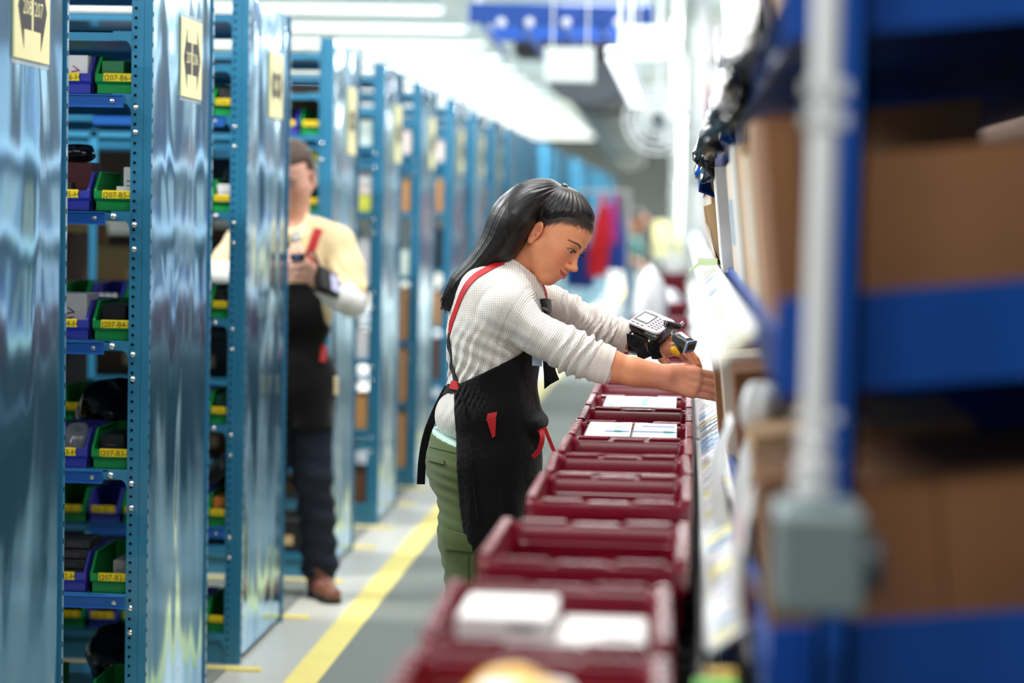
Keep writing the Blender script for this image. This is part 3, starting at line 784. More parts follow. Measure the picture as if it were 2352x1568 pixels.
m_ly = mat('pale_yellow_label', (238, 232, 160), .5, var=.04)
m_lb = mat('pale_blue_label', (150, 188, 222), .4, var=.05)
m_lg = mat('green_label', (110, 224, 60), .5, var=.04)
m_ln = mat('label_print', (70, 86, 120), .6, var=0)
def strip(y0, y1, xa, za, xb, zb, seed, name='label_strip'):
    b = MB(); dx, dz = xb-xa, zb-za; l = math.hypot(dx, dz); nx, nz = -dz/l, dx/l
    b.prism([(xa, za), (xb, zb), (xb-nx*.004, zb-nz*.004), (xa-nx*.004, za-nz*.004)], 1, y0, y1)
    for (ax, az) in ((xa, za), (xb, zb)):
        b.prism([(ax-dx/l*.002, az-dz/l*.002), (ax+dx/l*.002, az+dz/l*.002), (ax+dx/l*.002+nx*.004, az+dz/l*.002+nz*.004), (ax-dx/l*.002+nx*.004, az-dz/l*.002+nz*.004)], 1, y0, y1)
    so = b.build(name, m_strip, rk)
    rnd = random.Random(seed); y = y0+.02
    while y < min(y1, 9.6):
        w = rnd.choice((.05, .07, .09, .11)); mm = rnd.choice((m_white, m_white, m_ly, m_lb, m_strip, m_ly))
        q = MB(); 
        def quad(u0, u1, ya, yb, h):
            P = [(xa+dx*u+nx*hh, yy, za+dz*u+nz*hh) for u in (u0, u1) for yy in (ya, yb) for hh in (.0005, h)]
            q.add(P, [(0, 1, 3, 2), (4, 6, 7, 5), (0, 4, 5, 1), (2, 3, 7, 6), (0, 2, 6, 4), (1, 5, 7, 3)])
        quad(.12, .88, y, y+w, .0014)
        q.mi = 1
        if rnd.random() < .8: quad(.2, .8, y+w*.2, y+w*.26, .0018)
        if rnd.random() < .6: quad(.3, .6, y+w*.5, y+w*.7, .0018)
        q.build('label', [mm, m_ln if rnd.random() < .5 else m_bprint], so)
        y += w + rnd.choice((.008, .02, .04))
    return so
s1 = strip(2.86, 17.5, .042, .958, .100, 1.000, 4)
s2 = strip(2.62, 17.5, .036, 1.330, .082, 1.372, 5)
s3 = strip(3.1, 17.5, .050, 1.700, .082, 1.745, 6)

# conduit, switch box
cn = thing('conduit', 'pale metal conduit running down the near blue post', 'pipe', (.1315, 2.27, 1.24))
MB().tube([(.1315, 2.27, 1.245), (.1315, 2.27, 2.3)], .0135, 20).build('pipe', m_conduit, cn, smooth=True)
MB().lathe([(.0135, 0), (.021, .0), (.021, .014), (.0135, .014), (.0135, .022), (.020, .022), (.020, .034), (.0135, .036)], (.1315, 2.27, 1.228), 20).build('coupling', m_conduit, cn, smooth=True)
MB().lathe([(.0135, 0), (.018, .0), (.018, .008), (.0135, .008)], (.1315, 2.27, 1.275), 20).build('coupling', m_conduit, cn, smooth=True)
MB().box(.112, .154, 2.262, 2.2665, 1.30, 1.31).build('clamp', m_conduit, cn)
MB().box(.110, .154, 2.256, 2.262, 1.615, 1.63, b=.001).box(.110, .154, 2.256, 2.262, 1.585, 1.60, b=.001).build('cable_tie', m_strip, cn)
eb = thing('switch_box', 'grey metal switch box at the foot of the pale conduit', 'box', (.135, 2.25, 1.12))
MB().box(.094, .179, 2.20, 2.33, 1.12, 1.219, b=.006).build('housing', m_ebox, eb)
MB().box(.098, .175, 2.196, 2.2, 1.124, 1.215, b=.002).build('cover', m_ebox, eb)
MB().lathe([(.028, 0), (.028, .012), (.022, .018), (.008, .02)], (.179, 2.24, 1.165), 20, 'x').build('rotary_knob', mat('knob_dark_grey', (82, 92, 96), .4, var=0), eb, smooth=True)
for (x, z) in ((.103, 1.129), (.170, 1.129), (.103, 1.210), (.170, 1.210)):
    MB().lathe([(.003, .0), (.003, -.002), (.001, -.003)], (x, 2.196, z), 8, 'y').build('screw', m_bolt, eb)

# cartons on the three sloping shelves
m_cb = [mat('cardboard_brown', (148, 100, 62), .75, var=.08, vscale=12), mat('cardboard_tan', (208, 172, 130), .75, var=.07, vscale=12),
        mat('cardboard_pale', (232, 214, 190), .7, var=.05), mat('carton_white', (234, 234, 230), .55, var=.04), mat('cardboard_dull', (140, 100, 66), .8, var=.1)]
m_tape = mat('packing_tape', (196, 160, 112), .25, var=.05)
def scart(x0, x1, y0, y1, lvl, h, m, lb, flaps=(), tape=True, grp='cartons on the flow rack', lab=None):
    z = SHZ[lvl]+.0185+(x0-.05)*SL
    t = thing('carton', lb, 'box', (x0, y0, z), group=grp)
    w = x1-x0; d = y1-y0; g = .0002
    # open or closed carton: four walls and a bottom
    q = MB(); q.box(0, w, 0, d, g, .004); q.box(0, .004, 0, d, .004, h); q.box(w-.004, w, 0, d, .004, h); q.box(.004, w-.004, 0, .004, .004, h); q.box(.004, w-.004, d-.004, d, .004, h)
    def bl(b_, nm, mm):
        me = b_.mesh(nm, mm); return inst(nm, me, t)
    bl(q, 'body', m)
    if not flaps:
        bl(MB().box(0, w/2-.001, 0, d, h, h+.004), 'flap', m); bl(MB().box(w/2+.001, w, 0, d, h, h+.004), 'flap', m)
        if tape: bl(MB().box(w/2-.025, w/2+.025, -.0006, d, h+.004, h+.0046).box(w/2-.025, w/2+.025, -.0008, 0, h-.06, h+.004), 'tape', m_tape)
    else:
        for (s, ang, ln) in flaps:
            a = math.radians(ang)
            if s == 'l': bl(MB().prism([(0, h), (.004, h), (.004-ln*math.sin(a), h+ln*math.cos(a)), (-ln*math.sin(a), h+ln*math.cos(a))], 1, .003, d-.003), 'flap', m)
            if s == 'f': bl(MB().prism([(0, h), (.004, h), (.004-ln*math.sin(a), h+ln*math.cos(a)), (-ln*math.sin(a), h+ln*math.cos(a))], 0, .003, w-.003), 'flap', m)
    if lab:
        bl(MB().box(-.0012, 0, d*lab[0], d*lab[1], h*lab[2], h*lab[3]), 'sticker', lab[4])
    t.rotation_euler = (0, -.105, 0)
    return t
scart(.196, .80, 2.56, 2.98, 1, .185, m_cb[0], 'large brown carton filling the middle shelf right of the blue post', tape=False)
scart(.196, .30, 2.56, 2.95, 0, .185, m_cb[0], 'brown carton low on the shelf right beside the knob of the switch box', tape=False)
scart(.302, .80, 2.56, 2.95, 0, .19, m_cb[0], 'brown carton at the lower right edge of the photo', tape=False)
scart(.104, .142, 2.56, 2.98, 1, .235, m_cb[0], 'brown carton on the middle shelf directly left of the conduit', tape=False)
scart(.110, .40, 3.02, 3.28, 1, .25, m_cb[1], 'tan carton second along the middle shelf from the conduit', tape=False)
scart(.108, .40, 3.32, 3.62, 1, .215, m_cb[2], 'pale carton third along the middle shelf', tape=False, lab=(.2, .8, .3, .8, m_white))
scart(.110, .40, 3.68, 4.05, 1, .24, m_cb[1], 'tan carton fourth along the middle shelf', tape=False)
scart(.106, .40, 4.10, 4.48, 1, .25, m_cb[3], 'white carton fifth along the middle shelf')
scart(.108, .40, 4.55, 5.0, 1, .23, m_cb[2], 'pale carton sixth along the middle shelf', lab=(.2, .7, .3, .7, m_lb))
scart(.088, .38, 5.25, 5.62, 1, .235, m_cb[3], 'white faced carton behind the torn cardboard flap', lab=(.1, .9, .1, .9, m_white))
scart(.082, .38, 5.70, 6.05, 1, .13, m_cb[0], 'carton with a torn brown flap leaning out above the bundled label strip')
scart(.084, .38, 6.12, 6.45, 1, .24, m_cb[1], 'tan carton of upright books past the torn flap')
for i, y in enumerate((6.6, 7.1, 7.7, 8.4, 9.9, 10.6, 11.4)):
    scart(.09, .38, y, y+.4, 1, (.2, .24, .18, .22, .24, .2, .23)[i], m_cb[(3, 2, 3, 1, 3, 2, 3)[i]], 'out of focus pale carton, %s past the torn flap on the middle shelf' % ORD[i+1], grp='far cartons of the middle shelf')
# lower shelf
scart(.11, .195, 2.60, 2.95, 0, .19, m_cb[4], 'narrow dull carton on the low shelf behind the switch box', tape=False)
scart(.115, .40, 3.0, 3.4, 0, .20, m_cb[1], 'tan carton on the low shelf left of the switch box')
scart(.115, .40, 3.5, 3.9, 0, .16, m_cb[0], 'brown carton low on the shelf behind the white crumpled wrap')
scart(.112, .38, 3.98, 4.30, 0, .215, m_cb[0], 'tall brown carton on the low shelf nearer than the reaching hand')
scart(.098, .38, 4.62, 4.9, 0, .20, m_cb[2], 'pale edged carton on the low shelf beside the brown one')
hb = scart(.086, .38, 5.02, 5.32, 0, .17, m_cb[0], 'open brown carton that hides the fingertips of the reaching hand', flaps=(('f', 4, .05),))
scart(.104, .38, 5.82, 6.1, 0, .25, m_cb[1], 'tan carton with a torn corner above the reaching hand')
for i, y in enumerate((6.3, 6.9, 7.6, 8.4, 9.9)):
    scart(.11, .38, y, y+.4, 0, (.2, .22, .2, .24, .2)[i], m_cb[(3, 2, 3, 2, 3)[i]], 'blurred pale carton, %s past the reaching hand on the low shelf' % ORD[i+1], grp='far cartons of the low shelf')
# upper shelf
for i, (y, d, h, mi) in enumerate(((2.6, .4, .3, 3), (3.2, .4, .34, 1), (3.8, .4, .26, 3), (4.4, .5, .3, 2), (5.1, .4, .36, 3), (5.8, .4, .3, 1), (6.5, .45, .4, 3), (7.2, .4, .3, 2), (8.0, .5, .42, 3), (9.8, .5, .4, 3))):
    scart(.13, .5, y, y+d, 2, h, m_cb[mi], 'blurred carton on the top shelf at upper right, %s from the camera' % ORD[i], grp='cartons of the top shelf')
# black and blue film hanging over the edge of the top shelf
def film(y0, y1, m, lb, seed, z0=1.76, z1=1.60, x=.066):
    rnd = random.Random(seed); rows = []
    for i in range(9):
        v = i/8; row = []
        for j in range(15):
            y = y0+(y1-y0)*j/14
            o = .014*math.sin(j*1.9+seed)+.010*math.sin(j*.8+v*3)+rnd.uniform(-.004, .004)
            row.append((x-.006+o*v*1.2-.012*v, y, z0+(z1-z0)*v*(1+.18*math.sin(j*.7+seed))))
        rows.append(row)
    o = MB().sheet(rows, .0015).build('plastic_film', m, None, smooth=True, org=(x, (y0+y1)/2, z0), auto=None)
    tag(o, lb, 'plastic', 'plastic film over the top shelf'); return o
film(3.45, 4.6, m_blk, 'tall black film draped high above the top shelf', 9, 2.12, 1.72, .098)
film(4.65, 5.05, m_bfilm, 'blue film hanging high above the top shelf edge', 10, 2.05, 1.70, .094)
film(2.55, 3.35, m_blk, 'black film hanging over the top shelf, nearest the camera', 1, 1.80, 1.68, .075)
film(3.4, 4.2, m_blk, 'black film hanging over the top shelf, second along', 2, 1.79, 1.65, .07)
film(4.25, 5.0, m_blk, 'black film hanging over the top shelf, third along', 5, 1.78, 1.64, .066)
film(5.1, 5.7, m_blk, 'glinting black film above the torn cardboard flap', 3, 1.77, 1.60, .056)
film(5.75, 6.15, m_bfilm, 'blue film crumpled over the top shelf edge', 4, 1.74, 1.57, .066)
film(6.3, 6.8, m_blk, 'black film past the blue film on the top shelf', 6, 1.76, 1.62, .06)
# crumpled white wrap and hanging bags by the near low shelf
def sheetbag(c, w, h, lb, seed, m=m_wbag, nm='plastic_bag', ax='y'):
    rnd = random.Random(seed); rows = []
    for i in range(13):
        v = i/12; row = []
        for j in range(15):
            u = j/14-.5
            wv = w*(.45+.55*math.sin(min(1, v*1.6)*math.pi/2))
            row.append((c[0]-.02*math.sin(v*3.1)-.018*math.cos(u*9+seed)*v+rnd.uniform(-.003, .003), c[1]+u*wv, c[2]-h*v))
        rows.append(row)
    o = MB().sheet(rows, .002).build(nm, m, None, smooth=True, org=c, auto=None)
    tag(o, lb, 'bag', 'white plastic by the low shelf'); return o
sheetbag((.108, 3.40, 1.20), .34, .26, 'white plastic sheet hanging over the low shelf left of the switch box', 1)
sheetbag((.085, 3.95, 1.16), .30, .2, 'narrow white plastic hanging beside the brown carton', 2)
sheetbag((.10, 2.96, 1.17), .20, .23, 'white plastic with pink print next to the grey switch box', 3)
bag('bag', (.118, 3.30, 1.19), .07, .16, .07, m_wbag, 'crumpled white bow of wrap above the hanging sheet', 'bag', 21)
m_pink = mat('pink_print', (226, 70, 140), .5, var=0)
MB().box(.076, .078, 2.93, 2.98, 1.07, 1.12, b=.0005).build('pink_sticker', m_pink, None, org=(.077, 2.95, 1.07), label='pink sticker on the hanging plastic left of the switch box', cat='sticker')
MB().box(.090, .092, 2.86, 2.92, .985, 1.05, b=.0005).build('pink_sticker', m_pink, None, org=(.091, 2.9, .985), label='faint pink sticker low beside the switch box', cat='sticker')
g = MB().box(.024, .072, 2.66, 2.72, .948, .952).build('green_tag', m_lg, None, org=(.05, 2.69, .948), label='bright green tag with yellow top at the bottom edge', cat='tag')
MB().box(.036, .072, 2.73, 2.77, .951, .955).build('yellow_end', m_yel, g)
b = MB()
for q in range(5):
    b.box(.032, .078, 5.50+.028*q, 5.512+.028*q, 1.392-.004*q, 1.395-.004*q)
sm = b.build('label_bundle', mat('pale_green_labels', (206, 228, 180), .4, var=.1), None, org=(.05, 5.55, 1.38), label='bundle of pale green shelf tags clipped on the middle strip', cat='tag')
MB().prism([(.036, 1.378), (.012, 1.362), (.010, 1.366), (.034, 1.386)], 1, 5.50, 5.52).build('loose_end', mat('pale_green_labels', (206, 228, 180)), sm)

fl_ = pxpoly([(1616, 474), (1640, 466), (1662, 458), (1662, 560), (1657, 612), (1650, 604), (1644, 575), (1634, 545), (1630, 524), (1622, 512)], 5.66)
t = thing('torn_flap', 'torn brown cardboard flap leaning out over the pale green tags', 'cardboard', (fl_[0][0], 5.66, fl_[0][1]))
MB().prism(fl_, 1, 5.66, 5.666).build('sheet', m_cb[1], t)
MB().prism([fl_[0], fl_[9], fl_[8], fl_[7], fl_[6], fl_[5], fl_[4], (fl_[4][0]-.004, fl_[4][1]), (fl_[7][0]-.003, fl_[7][1]), (fl_[9][0]-.003, fl_[9][1])], 1, 5.655, 5.660).build('torn_edge', m_cb[2], t)
# ================================================================ BODY SURFACES (smooth unions on a grid, then surface nets)
class Field:
    def __init__(s, lo, hi, h):
        s.h = h; s.lo = np.array(lo, np.float32); s.n = np.ceil((np.array(hi)-np.array(lo))/h).astype(int)+1
        s.F = np.full(tuple(s.n), 1.0, np.float32)
        s.ax = [s.lo[i]+h*np.arange(s.n[i], dtype=np.float32) for i in range(3)]
    def block(s, lo, hi, pad):
        a = np.clip(np.floor((np.array(lo)-pad-s.lo)/s.h).astype(int), 0, s.n-1); b = np.clip(np.ceil((np.array(hi)+pad-s.lo)/s.h).astype(int)+1, 0, s.n)
        if (b <= a).any(): return None
        sl = tuple(slice(a[i], b[i]) for i in range(3))
        P = (s.ax[0][sl[0]][:, None, None], s.ax[1][sl[1]][None, :, None], s.ax[2][sl[2]][None, None, :])
        return sl, P
    def merge(s, sl, d, k, op='u'):
        F = s.F[sl]
        if op == 'u':
            if k > 0: hh = np.maximum(k-np.abs(F-d), 0)/k; s.F[sl] = np.minimum(F, d)-hh*hh*k*.25
            else: s.F[sl] = np.minimum(F, d)
        elif op == 's':
            d = -d; hh = np.maximum(k-np.abs(F-d), 0)/k if k > 0 else 0; s.F[sl] = np.maximum(F, d)+(hh*hh*k*.25 if k > 0 else 0)
    def cone(s, a, b, ra, rb, k=.02, op='u', flat=None):
        """round cone from a to b; flat=(axis vector, factor>1) squeezes it along an axis"""
        a = np.array(a, np.float32); b = np.array(b, np.float32); r = max(ra, rb)/(1.0 if flat is None else min(1.0, flat[1]))
        B = s.block(np.minimum(a, b)-r, np.maximum(a, b)+r, k+.012)
        if B is None: return s
        sl, P = B; ba = b-a; L2 = float(ba@ba)+1e-12
        X, Y, Z = P[0]-a[0], P[1]-a[1], P[2]-a[2]
        t = np.clip((X*ba[0]+Y*ba[1]+Z*ba[2])/L2, 0, 1)
        X = X-t*ba[0]; Y = Y-t*ba[1]; Z = Z-t*ba[2]
        q = X*X+Y*Y+Z*Z
        if flat is not None:
            f, m = np.array(flat[0], np.float32), flat[1]; f = f/np.linalg.norm(f)
            w = X*f[0]+Y*f[1]+Z*f[2]; q = q+(m*m-1)*w*w
        d = np.sqrt(q)-(ra+(rb-ra)*t)
        s.merge(sl, d.astype(np.float32), k, op); return s
    def chain(s, pts, rs, k=.02, op='u', flat=None):
        for i in range(len(pts)-1): s.cone(pts[i], pts[i+1], rs[i], rs[i+1], k, op, flat)
        return s
    def ell(s, c, r, R=None, k=.02, op='u'):
        c = np.array(c, np.float32); r = np.array(r, np.float32)
        R = np.eye(3) if R is None else np.array(R)
        e = np.abs(R)@r
        B = s.block(c-e, c+e, k+.012)
        if B is None: return s
        sl, P = B; X, Y, Z = P[0]-c[0], P[1]-c[1], P[2]-c[2]
        k0 = 0; k1 = 0
        for i in range(3):
            w = X*R[0, i]+Y*R[1, i]+Z*R[2, i]; k0 = k0+(w/r[i])**2; k1 = k1+(w/(r[i]*r[i]))**2
        k0 = np.sqrt(k0); k1 = np.sqrt(k1)+1e-9
        s.merge(sl, (k0*(k0-1)/k1).astype(np.float32), k, op); return s
    def grid(s):
        return s.ax[0][:, None, None], s.ax[1][None, :, None], s.ax[2][None, None, :]
    def mesh(s, smooth=1):
        F = s.F; n = s.n; C8 = []; S = F < 0
        nx, ny, nz = n-1
        cnt = np.zeros((nx, ny, nz), np.int8)
        for i in (0, 1):
            for j in (0, 1):
                for k in (0, 1): cnt += S[i:i+nx, j:j+ny, k:k+nz]
        act = np.argwhere((cnt > 0) & (cnt < 8)); idx = np.full((nx, ny, nz), -1, np.int32); idx[tuple(act.T)] = np.arange(len(act))
        acc = np.zeros((len(act), 3)); num = np.zeros(len(act))
        o = [(i, j, k) for i in (0, 1) for j in (0, 1) for k in (0, 1)]
        vals = {q: F[act[:, 0]+q[0], act[:, 1]+q[1], act[:, 2]+q[2]] for q in o}
        for q in o:
            for a in range(3):
                if q[a] == 0:
                    r = list(q); r[a] = 1; r = tuple(r); va, vb = vals[q], vals[r]
                    m = (va < 0) != (vb < 0); t = np.where(m, va/(va-vb+1e-20), 0)
                    p = np.array(q, float)[None, :].repeat(len(act), 0); p[:, a] += t
                    acc += p*m[:, None]; num += m
        V = s.lo+s.h*(act+acc/num[:, None])
        Q = []
        for a in range(3):
            b, c = (a+1) % 3, (a+2) % 3
            sl0 = [slice(0, n[i]) for i in range(3)]; sl1 = list(sl0); sl0[a] = slice(0, n[a]-1); sl1[a] = slice(1, n[a])
            A, B = S[tuple(sl0)], S[tuple(sl1)]
            e = np.argwhere(A != B); e = e[(e[:, b] > 0) & (e[:, c] > 0) & (e[:, b] < n[b]-1) & (e[:, c] < n[c]-1)]
            fl = A[tuple(e.T)]
            def g(db, dc):
                x = e.copy(); x[:, b] += db; x[:, c] += dc; return idx[tuple(x.T)]
            q = np.stack([g(-1, -1), g(0, -1), g(0, 0), g(-1, 0)], 1); q[~fl] = q[~fl][:, ::-1]; Q.append(q)
        Q = np.concatenate(Q); Q = Q[(Q >= 0).all(1)]
        # light smoothing of the net
        for _ in range(smooth):
            S2 = np.zeros_like(V); N2 = np.zeros(len(V))
            for i in range(4):
                np.add.at(S2, Q[:, i], V[Q[:, (i+1) % 4]]); np.add.at(S2, Q[:, i], V[Q[:, (i+3) % 4]]); np.add.at(N2, Q[:, i], 2)
            V = V*.5+.5*S2/np.maximum(N2, 1)[:, None]
        return V, Q
def net_obj(name, V, Q, mats, parent, attrs=None, **tags):
    org = np.array(worldloc(parent)) if parent else np.zeros(3)
    me = bpy.data.meshes.new(name); me.vertices.add(len(V)); me.vertices.foreach_set('co', (V-org).astype(np.float32).ravel())
    me.loops.add(len(Q)*4); me.loops.foreach_set('vertex_index', Q.astype(np.int32).ravel())
    me.polygons.add(len(Q)); me.polygons.foreach_set('loop_start', np.arange(0, len(Q)*4, 4, dtype=np.int32)); me.polygons.foreach_set('loop_total', np.full(len(Q), 4, np.int32))
    me.polygons.foreach_set('use_smooth', np.ones(len(Q), bool))
    me.update(calc_edges=True); me.validate()
    me.materials.append(mats)
    for k, a in (attrs or {}).items():
        if a.shape[1] == 4:
            at_ = me.color_attributes.new(k, 'FLOAT_COLOR', 'POINT'); at_.data.foreach_set('color', a.astype(np.float32).ravel())
        else:
            at_ = me.attributes.new(k, 'FLOAT_VECTOR', 'POINT'); at_.data.foreach_set('vector', a.astype(np.float32).ravel())
    ob = bpy.data.objects.new(name, me); C.objects.link(ob)
    if parent: ob.parent = parent
    tag(ob, **tags); return ob
from mathutils.bvhtree import BVHTree
def bvh_of(V, Q): return BVHTree.FromPolygons([tuple(v) for v in V], [tuple(int(i) for i in q) for q in Q])
CAMP = Vector((0, 0, CAM_H))
def hit(bv, px, py):
    d = C2W @ Vector(((px-PX0)/FPX, -(py-PY0)/FPX, -1.0)); d.normalize()
    r = bv.ray_cast(CAMP, d); return (r[0], r[1]) if r[0] is not None else (None, None)
def patch(bv, quad, off, th, nu=8, nv=8, rnd=0.0):
    """piece of cloth laid on a surface: quad = four photograph pixels (tl, tr, br, bl)"""
    rows = []
    for i in range(nv+1):
        row = []
        for j in range(nu+1):
            u, v = j/nu, i/nv
            x = (quad[0][0]*(1-u)+quad[1][0]*u)*(1-v)+(quad[3][0]*(1-u)+quad[2][0]*u)*v
            y = (quad[0][1]*(1-u)+quad[1][1]*u)*(1-v)+(quad[3][1]*(1-u)+quad[2][1]*u)*v
            p, n = hit(bv, x, y)
            if p is None:
                p = row[-1] if row else (rows[-1][j] if rows else at(x, y, 5.6)); row.append(p)
            else: row.append(p+n*off)
        rows.append(row)
    return MB().sheet(rows, th)
def ribbon(pts, nrm, w, th, smooth=True):
    """flat band through points with surface normals"""
    rows = []
    for i, p in enumerate(pts):
        t = (pts[min(i+1, len(pts)-1)]-pts[max(i-1, 0)]).normalized(); n = nrm[i] if isinstance(nrm, list) else nrm
        s = t.cross(n).normalized(); ww = w[i] if isinstance(w, (list, tuple)) else w
        rows.append([p-s*ww/2, p, p+s*ww/2])
    return MB().sheet(rows, th)
def cling(bv, path, Ys, w, th, off, sub=5):
    """band through pixel/depth points pulled onto the nearest surface"""
    P = [at(x, y, Y) for (x, y), Y in zip(path, Ys)]; Q = []
    for i in range(len(P)-1):
        for k in range(sub):
            t = k/sub; a = P[max(i-1, 0)]; b = P[i]; c = P[i+1]; d = P[min(i+2, len(P)-1)]
            Q.append(.5*((2*b)+(c-a)*t+(2*a-5*b+4*c-d)*t*t+(3*b-a-3*c+d)*t**3))
    Q.append(P[-1]); N = []; R = []
    for q in Q:
        p, n, _, _ = bv.find_nearest(q); R.append(p+n*off); N.append(n)
    for _ in range(2): N = [((N[max(i-1, 0)]+N[i]*2+N[min(i+1, len(N)-1)])).normalized() for i in range(len(N))]
    return ribbon(R, N, w, th)
def catmull(P, sub=6):
    P = [Vector(p) for p in P]; Q = []
    for i in range(len(P)-1):
        for k in range(sub):
            t = k/sub; a = P[max(i-1, 0)]; b = P[i]; c = P[i+1]; d = P[min(i+2, len(P)-1)]
            Q.append(.5*((2*b)+(c-a)*t+(2*a-5*b+4*c-d)*t*t+(3*b-a-3*c+d)*t**3))
    Q.append(P[-1]); return Q
def inpoly(x, z, poly):
    r = np.zeros(np.broadcast(x, z).shape, bool); n = len(poly)
    for i in range(n):
        x1, z1 = poly[i]; x2, z2 = poly[(i+1) % n]
        c = ((z1 > z) != (z2 > z)) & (x < (x2-x1)*(z-z1)/(z2-z1+1e-12)+x1); r ^= c
    return r
def polydist(x, z, poly):
    """signed distance to polygon in the XZ plane, negative inside"""
    d = np.full(np.broadcast(x, z).shape, 9.0, np.float32); n = len(poly)
    for i in range(n):
        x1, z1 = poly[i]; x2, z2 = poly[(i+1) % n]; ex, ez = x2-x1, z2-z1
        t = np.clip(((x-x1)*ex+(z-z1)*ez)/(ex*ex+ez*ez), 0, 1)
        d = np.minimum(d, np.sqrt((x-x1-t*ex)**2+(z-z1-t*ez)**2))
    return np.where(inpoly(x, z, poly), -d, d)

def Rm(yaw, pitch, roll=0.0):
    return np.array(Matrix.Rotation(pitch, 3, 'Y') @ Matrix.Rotation(yaw, 3, 'Z') @ Matrix.Rotation(roll, 3, 'X'))
def head_sdf(f, R, O, sc=1.0, male=False):
    """head in its own frame: X forward, Y to its left, Z up, eyes at Z=0"""
    O = np.array(O)
    def L(x, y, z): return O+sc*(R@np.array((x, y, z)))
    def E(c, r, k=.015, op='u', Q=None): f.ell(L(*c), [sc*q for q in r], R if Q is None else R@Q, sc*k, op)
    def K(a, b, ra, rb, k=.01, op='u', flat=None): f.cone(L(*a), L(*b), ra*sc, rb*sc, k*sc, op, None if flat is None else (R@np.array(flat[0]), flat[1]))
    j = 1.12 if male else 1.0
    E((-.012, 0, .036), (.088, .070, .080), .0)
    E((.036, 0, .038), (.051, .056, .056), .03)
    E((.038, 0, -.030), (.046, .054, .060), .03)
    E((.036, 0, -.064), (.042, .043*j, .044), .03)
    E((.030, 0, -.010), (.046, .064, .050), .03)
    for s in (1, -1):
        K((.004, s*.050*j, -.050), (.060, s*.018*j, -.098), .016, .014, .03)
        E((.050, s*.046, -.024), (.022, .016, .016), .022)
        E((.060, s*.033, -.050), (.020, .017, .020), .025)
        E((.077, s*.024, .017), (.012, .022, .0075), .014)
    E((.068, 0, -.099), (.0165, .020*j, .0145), .02)
    E((.066, 0, -.068), (.029, .028, .026), .02)
    # sockets, eyeball lids
    for s in (1, -1):
        E((.098, s*.033, -.001), (.019, .0165, .0105), .014, 's')
    # nose
    K((.082, 0, .004), (.1065, 0, -.033), .0065, .0076, .014)
    E((.1085, 0, -.0345), (.0105, .0090, .0080), .008)
    for s in (1, -1): E((.0975, s*.0115, -.0400), (.0095, .0062, .0070), .006)
    K((.104, 0, -.041), (.093, 0, -.047), .0045, .005, .006)
    for s in (1, -1):
        E((.0985, s*.0062, -.0470), (.0058, .0026, .0030), .002, 's')
        E((.0735, s*.031, -.001), (.0146, .0156, .0142), .006)
        E((.0885, s*.0315, -.0015), (.0095, .0148, .0066 if not male else .0025), .0015, 's')
    # mouth
    for s in (1, -1):
        K((.0985, s*.004, -.0595), (.0800, s*.0255, -.0580), .0054, .0024, .005)
        K((.0965, 0, -.0692), (.0795, s*.0230, -.0606), .0064, .0024, .005)
        K((.1035, 0, -.0645), (.0835, s*.0245, -.0585), .0008, .0008, .0022, 's')
    # ears
    for s in (1, -1):
        T = np.array(Matrix.Rotation(s*.25, 3, 'Z') @ Matrix.Rotation(-.15, 3, 'Y'))
        E((-.012, s*.0725, -.018), (.0165, .0065, .029), .004, 'u', T)
        E((-.007, s*.0755, -.046), (.0085, .005, .009), .006)
        E((-.008, s*.0805, -.016), (.0095, .0065, .0175), .003, 's', T)
        E((-.004, s*.0750, -.022), (.0045, .005, .006), .003)
    return L
